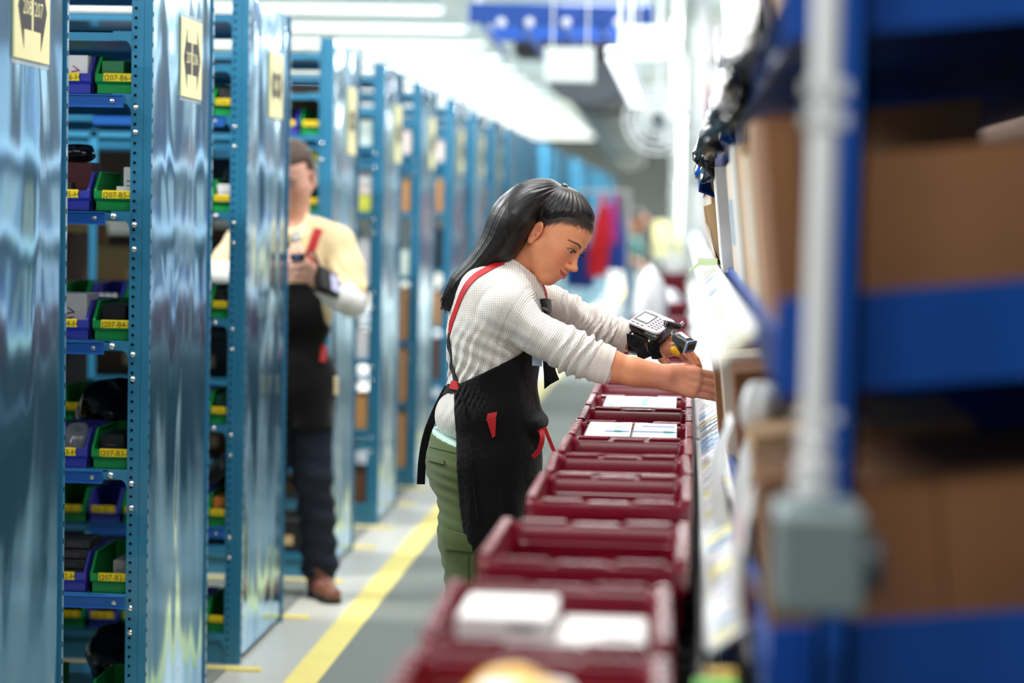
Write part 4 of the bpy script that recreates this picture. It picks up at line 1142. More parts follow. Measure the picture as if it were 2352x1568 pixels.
def skin_colors(V, R, O, sc, base, male=False):
    P = (V-np.array(O))@R/sc; x, y, z = P[:, 0], P[:, 1], P[:, 2]; ay = np.abs(y)
    col = np.tile(np.array(lin(base)), (len(V), 1)).astype(float)
    def mix(m, c, a=1.0):
        m = np.clip(m, 0, 1)[:, None]*a; col[:] = col*(1-m)+np.array(lin(c))*m
    head = (x > -.12) & (x < .13) & (ay < .09) & (z > -.13) & (z < .13)
    g = lambda c, r: np.exp(-(((x-c[0])/r[0])**2+((ay-c[1])/r[1])**2+((z-c[2])/r[2])**2))*head
    mix(g((.070, .040, -.036), (.03, .022, .020)), (214, 110, 92), .42)
    mix(g((.112, 0, -.036), (.012, .012, .010)), (214, 122, 102), .35)
    mix(g((-.01, .076, -.018), (.02, .012, .032)), (196, 96, 76), .45)
    if not male:      # roots of the hair showing at the hairline
        hl_ = -.002+.062*np.clip((x+.005)/.085, 0, 1)**.8+.010*np.sin(np.clip((x+.005)/.085, 0, 1)*3.1)
        mix((1/(1+np.exp(np.clip(-(z-hl_-.002)/.0026-.9*np.sin(ay*900+x*500)-.6*np.sin(ay*370+x*900), -30, 30))))*(x > -.045)*head*(ay < .0715+.02*(z > .012)), (15, 11, 11), .98)
    if not male:
        zl = -.0645+.0060*(ay/.0245)**2
        up = 1/(1+np.exp(-np.clip(((.0076*(1-(ay/.0268)**2)+.0004)-np.abs(z-(zl-.0005+.0006)))/.0005, -40, 40)))
        mix(up*(x > .074)*(ay < .0255)*head, (188, 82, 92), .85)
        mix(np.exp(-((z-zl)/.0010)**2)*(x > .078)*(ay < .0245)*head, (96, 24, 34), .8)
    # brows
    t = (ay-.011)/.043
    zb = .0170+.0070*np.sin(np.clip(t, 0, 1)*math.pi*.9)-.002*t
    th = (.0037 if not male else .0042)*(1-.65*np.clip(t, 0, 1))+.0004
    mix((1/(1+np.exp(-np.clip((th-np.abs(z-zb))/.0004, -40, 40))))*((t > 0) & (t < 1))*(x > .03)*head, (30, 20, 18) if not male else (70, 46, 32), .93)
    # lash line and lid crease
    ex = (ay-.0315)/.0152; ze = -.0010+.0067*np.sqrt(np.clip(1-ex**2, 0, 1))
    mix(np.exp(-((z-ze)/.0013)**2)*(np.abs(ex) < 1.12)*(x > .07)*head, (16, 10, 10), .98)
    mix(np.exp(-((z-(ze-.0128*np.sqrt(np.clip(1-ex**2, 0, 1))))/.0008)**2)*(np.abs(ex) < 1.0)*(x > .07)*head, (60, 30, 26), .7)
    mix(g((.082, .031, .006), (.014, .018, .008)), (150, 88, 70), .35)
    if male: mix(g((.06, 0, -.08), (.05, .05, .026)), (150, 104, 88), .35)
    return np.concatenate([col, np.ones((len(V), 1))], 1)
def eyes(L, R, sc, parent, look=(.9, 0, -.3)):
    mw = mat('eye_white', (226, 218, 214), .2, var=0); mi = mat('iris_brown', (58, 30, 16), .15, var=0); mp = mat('pupil', (4, 3, 3), .1, var=0)
    for s in (1, -1):
        c = Vector(L(.0735, s*.031, 0)); d = Vector(R@np.array(look)).normalized(); r = .0128*sc
        q = d.to_track_quat('Z', 'Y').to_matrix(); V = []; b = MB()
        n = 20; rings = 12; rows = []
        for i in range(rings+1):
            th = math.pi*i/rings
            rows.append([c+q@Vector((r*math.sin(th)*math.cos(2*math.pi*j/n), r*math.sin(th)*math.sin(2*math.pi*j/n), r*math.cos(th))) for j in range(n+1)])
        b.sheet(rows); e = b.build('eyeball', mw, parent, smooth=True, auto=None)
        for (a0, mm, nm, o) in ((.56, mi, 'iris', .0004), (.27, mp, 'pupil', .0006)):
            rows = [[c+q@(Vector((math.sin(a)*math.cos(t), math.sin(a)*math.sin(t), math.cos(a)))*(r+o*sc)) for t in np.linspace(0, 2*math.pi, 19)] for a in (.001, a0*.5, a0)]
            MB().sheet(rows).build(nm, mm, e, smooth=True, auto=None)
# hand: fingers as chains in a frame: d along the hand, n out of the back of the hand, t towards the thumb
def hand_sdf(f, wrist, d, n, side, curls, sc=1.0, spread=.06, thumb=None, thumbcurl=.5):
    d = Vector(d).normalized(); n = Vector(n); n = (n-d*n.dot(d)).normalized(); t = n.cross(d)*side
    W = Vector(wrist); out = {}
    def P(a, b, c): return W+(d*a+t*b+n*c)*sc
    for b in (-.026, -.009, .009, .024):
        f.cone(P(.004, b*.62, 0), P(.080-abs(b-.004)*.25, b, .002), .0125*sc, .0105*sc, .012*sc)
    f.ell(P(.032, .022, -.008), (.026*sc, .016*sc, .017*sc), np.array(Matrix((d, t, n)).transposed()), .012*sc)
    L = ((.024, .079, .042, .025, .020, .0086), (.007, .084, .046, .029, .021, .0088), (-.010, .081, .042, .027, .020, .0083), (-.026, .073, .033, .021, .018, .0074))
    for i, (b, a, l1, l2, l3, r) in enumerate(L):
        c0, c1, c2 = curls[i]; p = P(a, b, .001); ang = 0; sp = (b+.002)/.026*spread
        pts = [p]; rs = [r*1.12*sc]
        for l, c, rr_ in ((l1, c0, r), (l2, c1, r*.92), (l3, c2, r*.80)):
            ang += c; v = (d*math.cos(ang)-n*math.sin(ang))*math.cos(sp)+t*math.sin(sp); p = p+v*l*sc; pts.append(p); rs.append(rr_*sc)
        f.cone(P(a-.02, b, .001), pts[0], r*sc, r*1.12*sc, .008*sc)
        f.chain(pts, rs, .0022*sc); out[i] = pts
    th = thumb or ((.018, .024, -.010), (.046, .044, -.014), (.070, .050, -.016), (.090, .050, -.018))
    pts = [P(*q) for q in th]; f.chain(pts, [.0135*sc, .0105*sc, .0095*sc, .0078*sc], .006*sc); out['t'] = pts
    out['P'] = P
    return out
def nail(p, q, n, r, parent, m):
    """finger nail on the tip segment p->q, facing n"""
    d = (q-p).normalized(); n = (n-d*n.dot(d)).normalized(); s = d.cross(n); rows = []
    for i in range(5):
        a = -.35+1.15*i/4; w = r*.78*(1-.35*(abs(i-2)/2)**2); rows.append([q+d*r*(a-.05)*1.0+s*w*x+n*(r*.98*math.sqrt(max(0, 1-(x*.75)**2))-.25*r*max(0, a-.3)) for x in (-1, -.5, 0, .5, 1)])
    return MB().sheet(rows, .0006).build('nail', m, parent, smooth=True, auto=None)
# ================================================================ THE WOMAN
m_skin = mat('skin_woman', (214, 156, 124), .5, var=.05, vscale=60, sss=.12, attr='col', spec=.4)
m_hair = mat('black_hair', (15, 11, 11), .38, var=0, spec=.4)
def streaks(m, scale=(260, 6, 1), amt=.35, bs=.5):
    nt = m.node_tree; N = nt.nodes; L = nt.links; b = N['Principled BSDF']
    a = N.new('ShaderNodeAttribute'); a.attribute_name = 'flow'; mp = N.new('ShaderNodeMapping'); mp.inputs['Scale'].default_value = scale
    L.new(a.outputs['Vector'], mp.inputs['Vector']); n = N.new('ShaderNodeTexNoise'); n.inputs['Scale'].default_value = 1; n.inputs['Detail'].default_value = 3
    L.new(mp.outputs[0], n.inputs['Vector']); bp = N.new('ShaderNodeBump'); bp.inputs['Strength'].default_value = bs; bp.inputs['Distance'].default_value = .002
    L.new(n.outputs['Fac'], bp.inputs['Height']); L.new(bp.outputs[0], b.inputs['Normal'])
    r = N.new('ShaderNodeMapRange'); r.inputs['To Min'].default_value = .3; r.inputs['To Max'].default_value = 2.6; r.inputs['From Min'].default_value = .3; r.inputs['From Max'].default_value = .7
    L.new(n.outputs['Fac'], r.inputs['Value']); x = N.new('ShaderNodeVectorMath'); x.operation = 'SCALE'; x.inputs[0].default_value = tuple(b.inputs['Base Color'].default_value)[:3]
    L.new(r.outputs[0], x.inputs['Scale']); L.new(x.outputs[0], b.inputs['Base Color'])
streaks(m_hair)
def knit(name, rgb, per=.0052, st=.55):
    m = mat(name, rgb, .85, var=.05, vscale=12, sheen=.3, spec=.2)
    nt = m.node_tree; N = nt.nodes; L = nt.links; b = N['Principled BSDF']
    a = N.new('ShaderNodeAttribute'); a.attribute_name = 'flow'; sp = N.new('ShaderNodeSeparateXYZ'); L.new(a.outputs['Vector'], sp.inputs[0])
    def wave(o, p):
        q = N.new('ShaderNodeMath'); q.operation = 'MULTIPLY'; q.inputs[1].default_value = 2*math.pi/p; L.new(o, q.inputs[0])
        w = N.new('ShaderNodeMath'); w.operation = 'SINE'; L.new(q.outputs[0], w.inputs[0]); return w.outputs[0]
    w1, w2 = wave(sp.outputs[0], per), wave(sp.outputs[1], per*.8)
    k = N.new('ShaderNodeMath'); k.operation = 'MULTIPLY_ADD'; L.new(w2, k.inputs[0]); k.inputs[1].default_value = .45; L.new(w1, k.inputs[2])
    bp = N.new('ShaderNodeBump'); bp.inputs['Strength'].default_value = st; bp.inputs['Distance'].default_value = .0012; L.new(k.outputs[0], bp.inputs['Height']); L.new(bp.outputs[0], b.inputs['Normal'])
    r = N.new('ShaderNodeMapRange'); r.inputs['From Min'].default_value = -1.4; r.inputs['From Max'].default_value = .6; r.inputs['To Min'].default_value = .70; r.inputs['To Max'].default_value = 1.0
    L.new(k.outputs[0], r.inputs['Value']); x = N.new('ShaderNodeVectorMath'); x.operation = 'SCALE'; x.inputs[0].default_value = lin(rgb)
    L.new(r.outputs[0], x.inputs['Scale']); L.new(x.outputs[0], b.inputs['Base Color'])
    return m
m_knit = knit('cream_waffle_knit', (240, 234, 226))
m_cuff = mat('plain_cream_cuff', (224, 212, 202), .85, var=.04, bump=.2, bscale=300, sheen=.3, spec=.2)
m_apron = mat('black_apron_cloth', (10, 10, 11), .8, var=.15, vscale=8, bump=.3, bscale=90, sheen=.15, spec=.15)
m_olive = mat('olive_cargo_cloth', (86, 100, 60), .85, var=.10, vscale=9, bump=.25, bscale=500, sheen=.2, spec=.2)
m_red = mat('red_webbing', (190, 22, 30), .6, var=.08, vscale=60)
m_bl = mat('black_plastic', (14, 14, 16), .3, var=.05)
m_mint = mat('mint_cotton', (196, 226, 216), .8, var=.03)

WY = 5.68
wo = thing('person', 'woman with long black hair, cream knit top and black apron reaching over the totes', 'person', (at(1090, 1400, WY).x, WY, 0))
def A(x, y, Y=WY): return at(x, y, Y)
HYAW, HPITCH = math.radians(-20), math.radians(38)
HR = Rm(HYAW, HPITCH, math.radians(2)); HS = .93
eye_t = np.array(A(1307, 570, WY-.045)); HO = eye_t-HS*(HR@np.array((.0735, -.031, 0)))
# --- body: head, neck, chest, arms, hands in one skin
lo = np.minimum(np.array(A(1040, 640, WY)), HO-.2); hi = np.array(A(1720, 900, WY))
f = Field((A(1045, 700).x, WY-.26, 1.0), (A(1705, 800).x, WY+.42, HO[2]+.14), .00185)
Lh = head_sdf(f, HR, HO, HS)
neck0 = np.array(Lh(-.030, 0, -.045)); neckb = np.array(A(1168, 640, WY+.02))
f.cone(neck0, neckb, .048, .054, .03)
f.ell(A(1140, 735, WY), (.075, .11, .11), None, .04)
# near (right) arm
SHn, ELn, WRn = A(1152, 695, WY-.135), A(1312, 808, WY-.155), A(1527, 866, WY-.13)
f.chain([SHn, ELn], [.034, .034], .02); f.cone(ELn, A(1400, 838, WY-.15), .034, .036, .01)
f.chain([A(1400, 838, WY-.15), A(1450, 852, WY-.142), WRn], [.0365, .033, .0265], .012)
f.cone(A(1450, 852, WY-.142), WRn, .033, .0255, .01)
dn = (A(1600, 879, WY-.125)-WRn)
Hn = hand_sdf(f, WRn-dn.normalized()*.004, dn, Vector((-.05, -1, .30)), 1, ((.02, .05, .05), (.03, .06, .06), (.04, .08, .08), (.06, .10, .10)), 1.06, spread=.02,
              thumb=((.018, .020, -.012), (.044, .034, -.024), (.070, .036, -.032), (.092, .032, -.036)))
# far (left) arm
SHf, ELf, WRf = A(1235, 690, WY+.16), A(1335, 745, WY+.22), A(1522, 787, WY+.22)
f.chain([SHf, ELf], [.032, .030], .02); f.chain([ELf, A(1440, 775, WY+.22), WRf], [.030, .033, .0245], .01)
df = A(1563, 805, WY+.19)-WRf
Hf = hand_sdf(f, WRf, df, Vector((.30, -.30, .92)), -1, ((.35, .35, .25), (.62, .45, .3), (.62, .55, .35), (.52, .40, .3)), .92, spread=.16,
              thumb=((.015, .024, -.014), (.032, .034, -.032), (.052, .036, -.040), (.072, .030, -.046)))
V, Q = f.mesh(1)
BB = bvh_of(V, Q)
col = skin_colors(V, HR, HO, HS, (230, 152, 110))
hl = V[:, 0] > A(1500, 800).x
col[hl, :3] = col[hl, :3]*.75+.25*np.array(lin((232, 160, 142)))
body = net_obj('body', V, Q, m_skin, wo, {'col': col})
eyes(Lh, HR, HS, body, (.9, .10, -.34))
m_nail = mat('nail_pink', (236, 190, 182), .2, var=0)
for i in range(4): p = Hf[i]; nail(p[2], p[3], Vector((.2, -.7, .5)), .0072, body, m_nail)
p = Hf['t']; nail(p[2], p[3], Vector((.1, -.8, .5)), .0082, body, m_nail)
# lashes
for s in (1, -1):
    b = MB()
    for k in range(15):
        u = -1+2*k/14; yy = s*(.0315+.0135*u); zz = -.0012+.0046*math.sqrt(max(0, 1-u*u)); xx = .0865-.0045*u*u
        p0 = Vector(Lh(xx, yy, zz)); p1 = Vector(Lh(xx+.006, yy+s*.003*(u+.4), zz-.0005)); p2 = Vector(Lh(xx+.009, yy+s*.005*(u+.4), zz+.002))
        b.tube([p0, p1, p2], [.0006, .0005, .0002], 4)
    b.build('eyelash', m_hair, body, kind='stuff')

def sm_(e0, e1, x): t = np.clip((x-e0)/(e1-e0), 0, 1); return t*t*(3-2*t)
# --- hair: cap pulled back to a tie, and the long tail down the back
TIE = np.array(Lh(-.050, -.012, .1175))
f = Field(np.array(A(985, 740, WY))-np.array((0, .16, 0)), np.array(A(1390, 400, WY))+np.array((0, .2, 0.01)), .0022)
f.ell(Lh(-.015, 0, .040), np.array((.097, .078, .087))*HS, HR, 0)
f.ell(Lh(.030, 0, .050), np.array((.059, .064, .056))*HS, HR, .02)
f.ell(Lh(-.06, 0, .01), np.array((.055, .066, .085))*HS, HR, .02)
# cut the face away with a smooth surface: keep behind the hairline
X, Y, Z = f.grid()
Rl = HR.T/HS
def loc(X, Y, Z):
    dx, dy, dz = X-HO[0], Y-HO[1], Z-HO[2]
    return [Rl[i, 0]*dx+Rl[i, 1]*dy+Rl[i, 2]*dz for i in range(3)]
lx, ly, lz = loc(X, Y, Z)
# hairline height rises from the ear to the forehead
t = np.clip((lx+.005)/.085, 0, 1)
line = -.002+.062*t**.8+.010*np.sin(t*3.1)
sg_ = lz-line-.0006*np.sin(lx*900)
sg_ = np.maximum(sg_, (-.020-lx)*1.6)     # everything behind the ear is hair
f.F = (f.F+np.where(sg_ < 0, .012+np.minimum(-sg_, .03), .0120*(1-sm_(0, .055, sg_)))).astype(np.float32)
f.ell(Lh(-.004, -.084, -.020), (.018, .020, .029), HR, .006, 's')
del X, Y, Z, lx, ly, lz, t, line, sg_
tail = [(1262, 438), (1215, 462), (1180, 505), (1150, 560), (1105, 612), (1060, 655), (1030, 700)]
tY = [.0, -.015, -.03, -.04, -.05, -.055, -.06]
tr = [.026, .046, .056, .046, .034, .028, .014]
PT = [A(x, y, WY+.02+dy) for (x, y), dy in zip(tail, tY)]
PC = catmull(PT, 4); RC = np.interp(np.linspace(0, 6, len(PC)), range(7), tr)
f.chain(PC, list(RC), .012, flat=((0, 1, 0), .62))
tail2 = [(1212, 490), (1180, 535), (1146, 585), (1102, 630), (1062, 668)]
PT2 = [A(x, y, WY-.05) for (x, y) in tail2]; f.chain(catmull(PT2, 3), list(np.interp(np.linspace(0, 4, 13), range(5), (.014, .028, .026, .022, .012))), .012, flat=((0, 1, 0), .9))
def flow_of(V):
    P = (V-HO)@HR/HS; T = (TIE-HO)@HR/HS
    d = P-T; ang = np.arctan2(d[:, 1], d[:, 0]+.0001)
    # tail: nearest point of the centre line
    C0 = np.array([tuple(p) for p in catmull(PT, 60)]); D = ((V[:, None, :]-C0[None])**2).sum(2); i = D.argmin(1)
    tg = np.gradient(C0, axis=0); tg /= np.linalg.norm(tg, axis=1)[:, None]
    q = V-C0[i]; up = np.cross(tg[i], np.array((0, 1, 0))); a = np.arctan2((q*up).sum(1), q[:, 1])*.05
    istail = (V[:, 0] < A(1172, 480).x)
    u = np.where(istail, a, ang*.09); v = np.where(istail, i*.0012, np.linalg.norm(d, axis=1))
    return np.stack([u, v, np.where(istail, 3.0, 0)], 1)
V, Q = f.mesh(1)
fl = flow_of(V)
n_ = (np.where(fl[:, 2] > 1, np.sin(fl[:, 0]*900+np.sin(fl[:, 0]*231)*2)*.0007, 0)+np.sin(fl[:, 0]*430+1.3)*.0009)*np.clip((fl[:, 1]-.02)/.03, 0, 1)*np.where(fl[:, 2] > 1, 1, np.clip((.125-fl[:, 1])/.035, 0.0, 1))*np.clip(np.abs(V[:, 0]-A(1172, 480).x)/.02, 0, 1)
ctr = V.mean(0)
# grooves between the locks
me_n = np.zeros_like(V); e1 = V[Q[:, 2]]-V[Q[:, 0]]; e2 = V[Q[:, 3]]-V[Q[:, 1]]; fn = np.cross(e1, e2)
for i in range(4): np.add.at(me_n, Q[:, i], fn)
me_n /= np.linalg.norm(me_n, axis=1)[:, None]+1e-12
V = V+me_n*n_[:, None]
hair = net_obj('hair', V, Q, m_hair, wo, {'flow': fl})
HB = bvh_of(V, Q)
rnd = random.Random(3)
b = MB()
for k in range(150):       # loose strands over the tail
    ph = rnd.uniform(0, 6.28); rr_ = rnd.uniform(.80, 1.04); r0 = rnd.uniform(.0011, .0024); path = []
    n0 = rnd.randint(7, 13); n1 = len(PC)-rnd.choice((1, 1, 1, 2, 3))
    for i in range(n0, n1):
        tg = (PC[min(i+1, len(PC)-1)]-PC[max(i-1, 0)]).normalized(); s = Vector((0, 1, 0)); u = tg.cross(s).normalized()
        a = ph+.04*math.sin(i*.7+ph); R_ = RC[i]*rr_*(1+.05*math.sin(i*.9+ph*3)); path.append(PC[i]+(u*math.cos(a)+s*math.sin(a)*1.5)*R_)
    path[-1] = path[-1]+Vector((-rnd.uniform(0, .012), rnd.uniform(-.01, .01), -rnd.uniform(0, .03)))
    if len(path) > 2: b.tube(path, [r0*(.5+.5*math.sin(math.pi*(j+.5)/len(path))) for j in range(len(path))], 5)
so = b.build('loose_strands', m_hair, hair, smooth=True, auto=None, kind='stuff')
b = MB()
for k in range(0):        # fine wisps at temple and nape
    a0 = Vector(Lh(rnd.uniform(-.005, .06), -rnd.uniform(.060, .068)+0, rnd.uniform(.004, .04))); p, n, _, _ = BB.find_nearest(a0)
    q = Vector(Lh(-.05, -.062, .05)); path = []
    for j in range(5):
        t = j/4; w = p*(1-t)+q*t; pp, nn, _, _ = BB.find_nearest(w); path.append(pp+nn*(.0015+.006*t)+Vector((0, 0, rnd.uniform(-.001, .001))))
    b.tube(path, [.0003, .0005, .0006, .0006, .0004], 4)

tp = Vector(TIE); MB().lathe([(.010, -.002), (.013, 0), (.010, .004), (.004, .005)], (0, 0, 0), 14, 'z', Matrix.Translation(tp) @ Matrix(HR.tolist()).to_4x4()).build('hair_clip', m_bl, hair, smooth=True)
bag('hair_tie', A(1009, 690, WY-.03)-Vector((0, 0, .012)), .012, .014, .024, m_pw, None, None, 4) if False else None

# --- cream knit top
ARMN = [A(1160, 668, WY-.10), A(1165, 710, WY-.13), A(1237, 769, WY-.15), A(1275, 787, WY-.155), A(1310, 806, WY-.155), A(1350, 822, WY-.153), A(1396, 838, WY-.15)]
ARMNr = [.048, .060, .049, .049, .0515, .0465, .0400]
ARMF = [A(1225, 690, WY+.13), A(1262, 704, WY+.18), A(1300, 722, WY+.21), A(1345, 742, WY+.22), A(1385, 759, WY+.22), A(1423, 770, WY+.22)]
ARMFr = [.050, .052, .050, .049, .045, .039]
TOR = [(A(1128, 668, WY+.01), (.088, .145, .075)), (A(1142, 735, WY), (.118, .165, .145)), (A(1131, 855, WY), (.106, .140, .14)), (A(1108, 950, WY), (.118, .155, .085))]
def torso(f, g=0.0, tors=TOR, k=.05):
    for i, (c, r) in enumerate(tors): f.ell(c, [q+g for q in r], np.array(Matrix.Rotation(math.radians((35, 25, 4, -4)[i]), 3, 'Y')), 0 if i == 0 else k)
f = Field((A(968, 900).x, WY-.24, A(1100, 1030).z-.01), (A(1462, 800).x, WY+.31, A(1150, 575).z), .0035)
torso(f)
f.cone(A(1160, 655, WY-.06), A(1168, 705, WY-.12), .046, .058, .03); f.cone(A(1190, 665, WY+.06), A(1225, 690, WY+.13), .050, .052, .03)
f.cone(A(1160, 640, WY+.02), A(1184, 612, WY+.015), .066, .060, .03)
f.chain(ARMN, ARMNr, .018); f.chain(ARMF, ARMFr, .018)
# neck hole
f.cone(A(1165, 660, WY+.02), A(1215, 575, WY+.01), .048, .064, .006, 's')
f.cone(A(1240, 672, WY+.02), A(1280, 640, WY+.02), .020, .055, .01, 's')
# folds
X, Y, Z = f.grid()
def seg_t(P0, P1):
    a = np.array(P0); b = np.array(P1); d = b-a; L_ = np.linalg.norm(d); d = d/L_
    t = ((X-a[0])*d[0]+(Y-a[1])*d[1]+(Z-a[2])*d[2]); q = np.sqrt(np.maximum((X-a[0])**2+(Y-a[1])**2+(Z-a[2])**2-t*t, 0)); return t, q, L_
def sm(e0, e1, x): t = np.clip((x-e0)/(e1-e0), 0, 1); return t*t*(3-2*t)
t, q, L_ = seg_t(ARMN[1], ARMN[-1]); w = (q < .085)*sm(0, .05, t)
ph = 2.2*np.sin(Z*38+Y*20)
an = np.arctan2(Y-WY+.15, Z-1.1)
dis = -w*(.0010+.0042*sm(.13, .20, t))*(np.sin(t*2*math.pi/.034+ph*.6+.8*np.sin(2*an)+3*np.sin(t*31))+.4*np.sin(t*2*math.pi/.017+ph*1.7+2*an))*(1-sm(L_-.045, L_-.02, t))
dis = dis-w*.003*np.sin((t*.55+(Z-1.2)*.8)*2*math.pi/.06+1.4)*(1-sm(.1, .2, t))
t, q, L_ = seg_t(ARMF[1], ARMF[-1]); w = (q < .075)*sm(0, .04, t)*(Y > WY+.08)
dis = dis-w*(.0028+.0026*sm(.03, .12, t))*(np.sin(t*2*math.pi/.033+2.2*np.sin(Z*44+Y*25)+3*np.sin(t*40))+.45*np.sin(t*2*math.pi/.0145+3*np.sin(Z*70)))
# torso: gathered folds at the waist and pulls from the armpit
xw, zw = A(1060, 880).x, A(1060, 880).z
u = (X-xw)*.75+(Z-zw)*.66
wt = np.exp(-(((X-xw-.02)/.10)**2+((Z-zw-.04)/.09)**2))*(Y < WY)
dis = dis-wt*.0035*np.sin(((X-xw)*.9-(Z-zw)*.35)*2*math.pi/.021+1.3*np.sin(Z*60))
xa, za = A(1215, 800).x, A(1215, 800).z
wa = np.exp(-(((X-xa+.07)/.10)**2+((Z-za)/.07)**2))*(Y < WY-.02)
dis = dis-wa*.0022*np.sin(((Z-za)*.95+(X-xa)*.45)*2*math.pi/.034)
f.F = f.F+dis.astype(np.float32)
zh = A(985, 997).z-.33*(X-A(985, 992).x)
f.F = np.maximum(f.F, (zh-Z)*np.ones_like(Y))
hb_ = np.exp(-((Z-zh-.004)/.006)**2)*.0015
f.F = f.F-hb_.astype(np.float32)
del dis, w, wt, wa, t, q, u, hb_
V, Q = f.mesh(1); SB = bvh_of(V, Q)
def knit_flow(V):
    out = np.stack([V[:, 0]+.12*V[:, 2], V[:, 2], V[:, 1]], 1)
    for arm in (ARMN, ARMF):
        a = np.array(arm[1]); b_ = np.array(arm[-1]); d = b_-a; L_ = np.linalg.norm(d); d /= L_; t = (V-a)@d; q = (V-a)-t[:, None]*d
        r = np.linalg.norm(q, axis=1); e = np.cross(d, (0, 0, 1.)); e /= np.linalg.norm(e); g = np.cross(d, e)
        m = (t > .015) & (r < .085) & ((V[:, 1] > WY+.08) if arm is ARMF else (V[:, 1] < WY-.06))
        out[m, 0] = t[m]; out[m, 1] = (np.arctan2(q@e, q@g)*.05)[m]
    return out
top = net_obj('knit_top', V, Q, m_knit, wo, {'flow': knit_flow(V)})
# collar round the neck opening
cp = []
for k in range(29):
    a = 2*math.pi*k/28; c_ = A(1184, 622, WY+.015); e1 = Vector((.62, 0, .78)).cross(Vector((0, 1, 0))).normalized()
    q_ = c_+e1*.060*math.cos(a)+Vector((0, 1, 0))*.060*math.sin(a); p_, n_q, _, _ = SB.find_nearest(q_); cp.append(p_+n_q*.001)
MB().tube(cp, .0075, 8, False, .6).build('collar', m_cuff, top, smooth=True, auto=None)
# turned back cuffs
for (p0, p1, r0, r1, nm) in ((A(1345, 822, WY-.153), A(1402, 841, WY-.15), .051, .0465, 'near'), (A(1414, 766, WY+.22), A(1444, 778, WY+.22), .0455, .0425, 'far')):
    d = (p1-p0).normalized(); n_c = 9; path = [p0+(p1-p0)*i/(n_c-1) for i in range(n_c)]
    if nm == 'near': path = [p0+(p1-p0)*(.28+.72*i/(n_c-1)) for i in range(n_c)]
    rr_ = [(r0+(r1-r0)*i/(n_c-1))*(1+.02*math.sin(i*1.7)) for i in range(n_c)]; rr_[0] *= .93; rr_[-1] *= .985
    b = MB().tube(path+[path[-1]-d*.004, path[0]+d*.004], rr_+[rr_[-1]*.9, rr_[-1]*.88], 28, False); b.build('cuff', m_cuff, top, smooth=True, auto=60)
# lower plain hem of the top, mint vest under it
def region(nm, tors, g, poly, m, h, lo, hi, extra=None, k=.05, par=None, post=None, **kw):
    f = Field(lo, hi, h); torso(f, g, tors, k)
    if extra: extra(f)
    X, Y, Z = f.grid(); PD = polydist(X, Z, poly); f.F = np.maximum(f.F, PD.astype(np.float32))
    if post: post(f, X, Y, Z)
    V, Q = f.mesh(1); return net_obj(nm, V, Q, m, par or wo, **kw), bvh_of(V, Q)
HIPS = TOR[:2]+[TOR[2], (A(1108, 950, WY), (.118, .155, .085)), (A(1083, 1060, WY), (.112, .165, .12))]
def torso2(f, g):
    f.ell(A(1131, 855, WY), [q+g for q in (.106, .140, .14)], None, 0); f.ell(A(1108, 950, WY), [q+g for q in (.118, .155, .09)], None, .05)
    f.ell(A(1086, 1060, WY), [q+g for q in (.113, .165, .12)], None, .05)
LEGS = (([A(1088, 1085, WY-.085), A(1094, 1230, WY-.09), A(1096, 1400, WY-.10), Vector((A(1085, 1400).x-.0, WY-.105, .28)), Vector((A(1080, 1400).x-.02, WY-.11, .06))], (.090, .088, .072, .062, .056)),
        ([A(1098, 1085, WY+.085), A(1112, 1230, WY+.09), A(1124, 1400, WY+.10), Vector((A(1120, 1400).x+.02, WY+.105, .28)), Vector((A(1120, 1400).x+.02, WY+.11, .06))], (.090, .086, .070, .062, .056)))
f = Field((A(950, 1200).x, WY-.26, .03), (A(1280, 1000).x, WY+.26, A(1000, 985).z), .005)
torso2(f, .0035)
for pts, rs in LEGS: f.chain(pts, list(rs), .03)
X, Y, Z = f.grid()
zc = A(1050, 1010).z
zq = A(985, 1003).z+.020-.34*(X-A(985, 1003).x)
f.F = np.maximum(f.F, (Z-zq)*np.ones_like(Y))
cr = lambda x, y, a, p, r: a*np.exp(-(((X-A(x, y).x)/r[0])**2+((Z-A(x, y).z)/r[1])**2))*np.sin(((Z-A(x, y).z)+.25*(X-A(x, y).x))*2*math.pi/p)
dis = cr(1000, 1150, .0028, .030, (.07, .06))+cr(1020, 1320, .003, .038, (.09, .09))+cr(1040, 1080, .002, .026, (.06, .05))+cr(1060, 1440, .006, .045, (.1, .08))
dis = dis+.004*np.sin(Z*2*math.pi/.06+4*X*9)*sm(.5, .2, Z)
f.F = (f.F-dis).astype(np.float32)
V, Q = f.mesh(1); PB = bvh_of(V, Q)
trs = net_obj('cargo_trousers', V, Q, m_olive, wo)
# pocket, flap and seams of the trousers
patch(PB, ((1024, 1215), (1084, 1230), (1086, 1266), (1027, 1262)), .004, .006, 14, 6).build('pocket_flap', m_olive, trs, smooth=True)
patch(PB, ((1027, 1262), (1090, 1268), (1092, 1420), (1030, 1420)), .002, .004, 12, 12).build('cargo_pocket', m_olive, trs, smooth=True)
patch(PB, ((984, 1046), (1022, 1056), (1022, 1066), (985, 1056)), .003, .003, 8, 3).build('pocket_welt', m_olive, trs, smooth=True)
patch(PB, ((988, 1022), (1058, 1040), (1058, 1044), (988, 1026)), .0015, .0015, 10, 2).build('waist_seam', m_olive, trs, smooth=True)
m_seam = mat('dark_olive_thread', (58, 70, 44), .9, var=0)
patch(PB, ((1076, 1275), (1079, 1275), (1081, 1440), (1078, 1440)), .006, .001, 1, 24).build('seam', m_seam, trs, smooth=True)
patch(PB, ((1032, 1258), (1084, 1264), (1084, 1266), (1032, 1260)), .010, .001, 14, 1).build('seam', m_seam, trs, smooth=True)
f = Field((A(950, 1200).x, WY-.2, A(1000, 1045).z), (A(1280, 1000).x, WY+.2, A(1000, 980).z), .004)
torso2(f, .0015); X, Y, Z = f.grid()
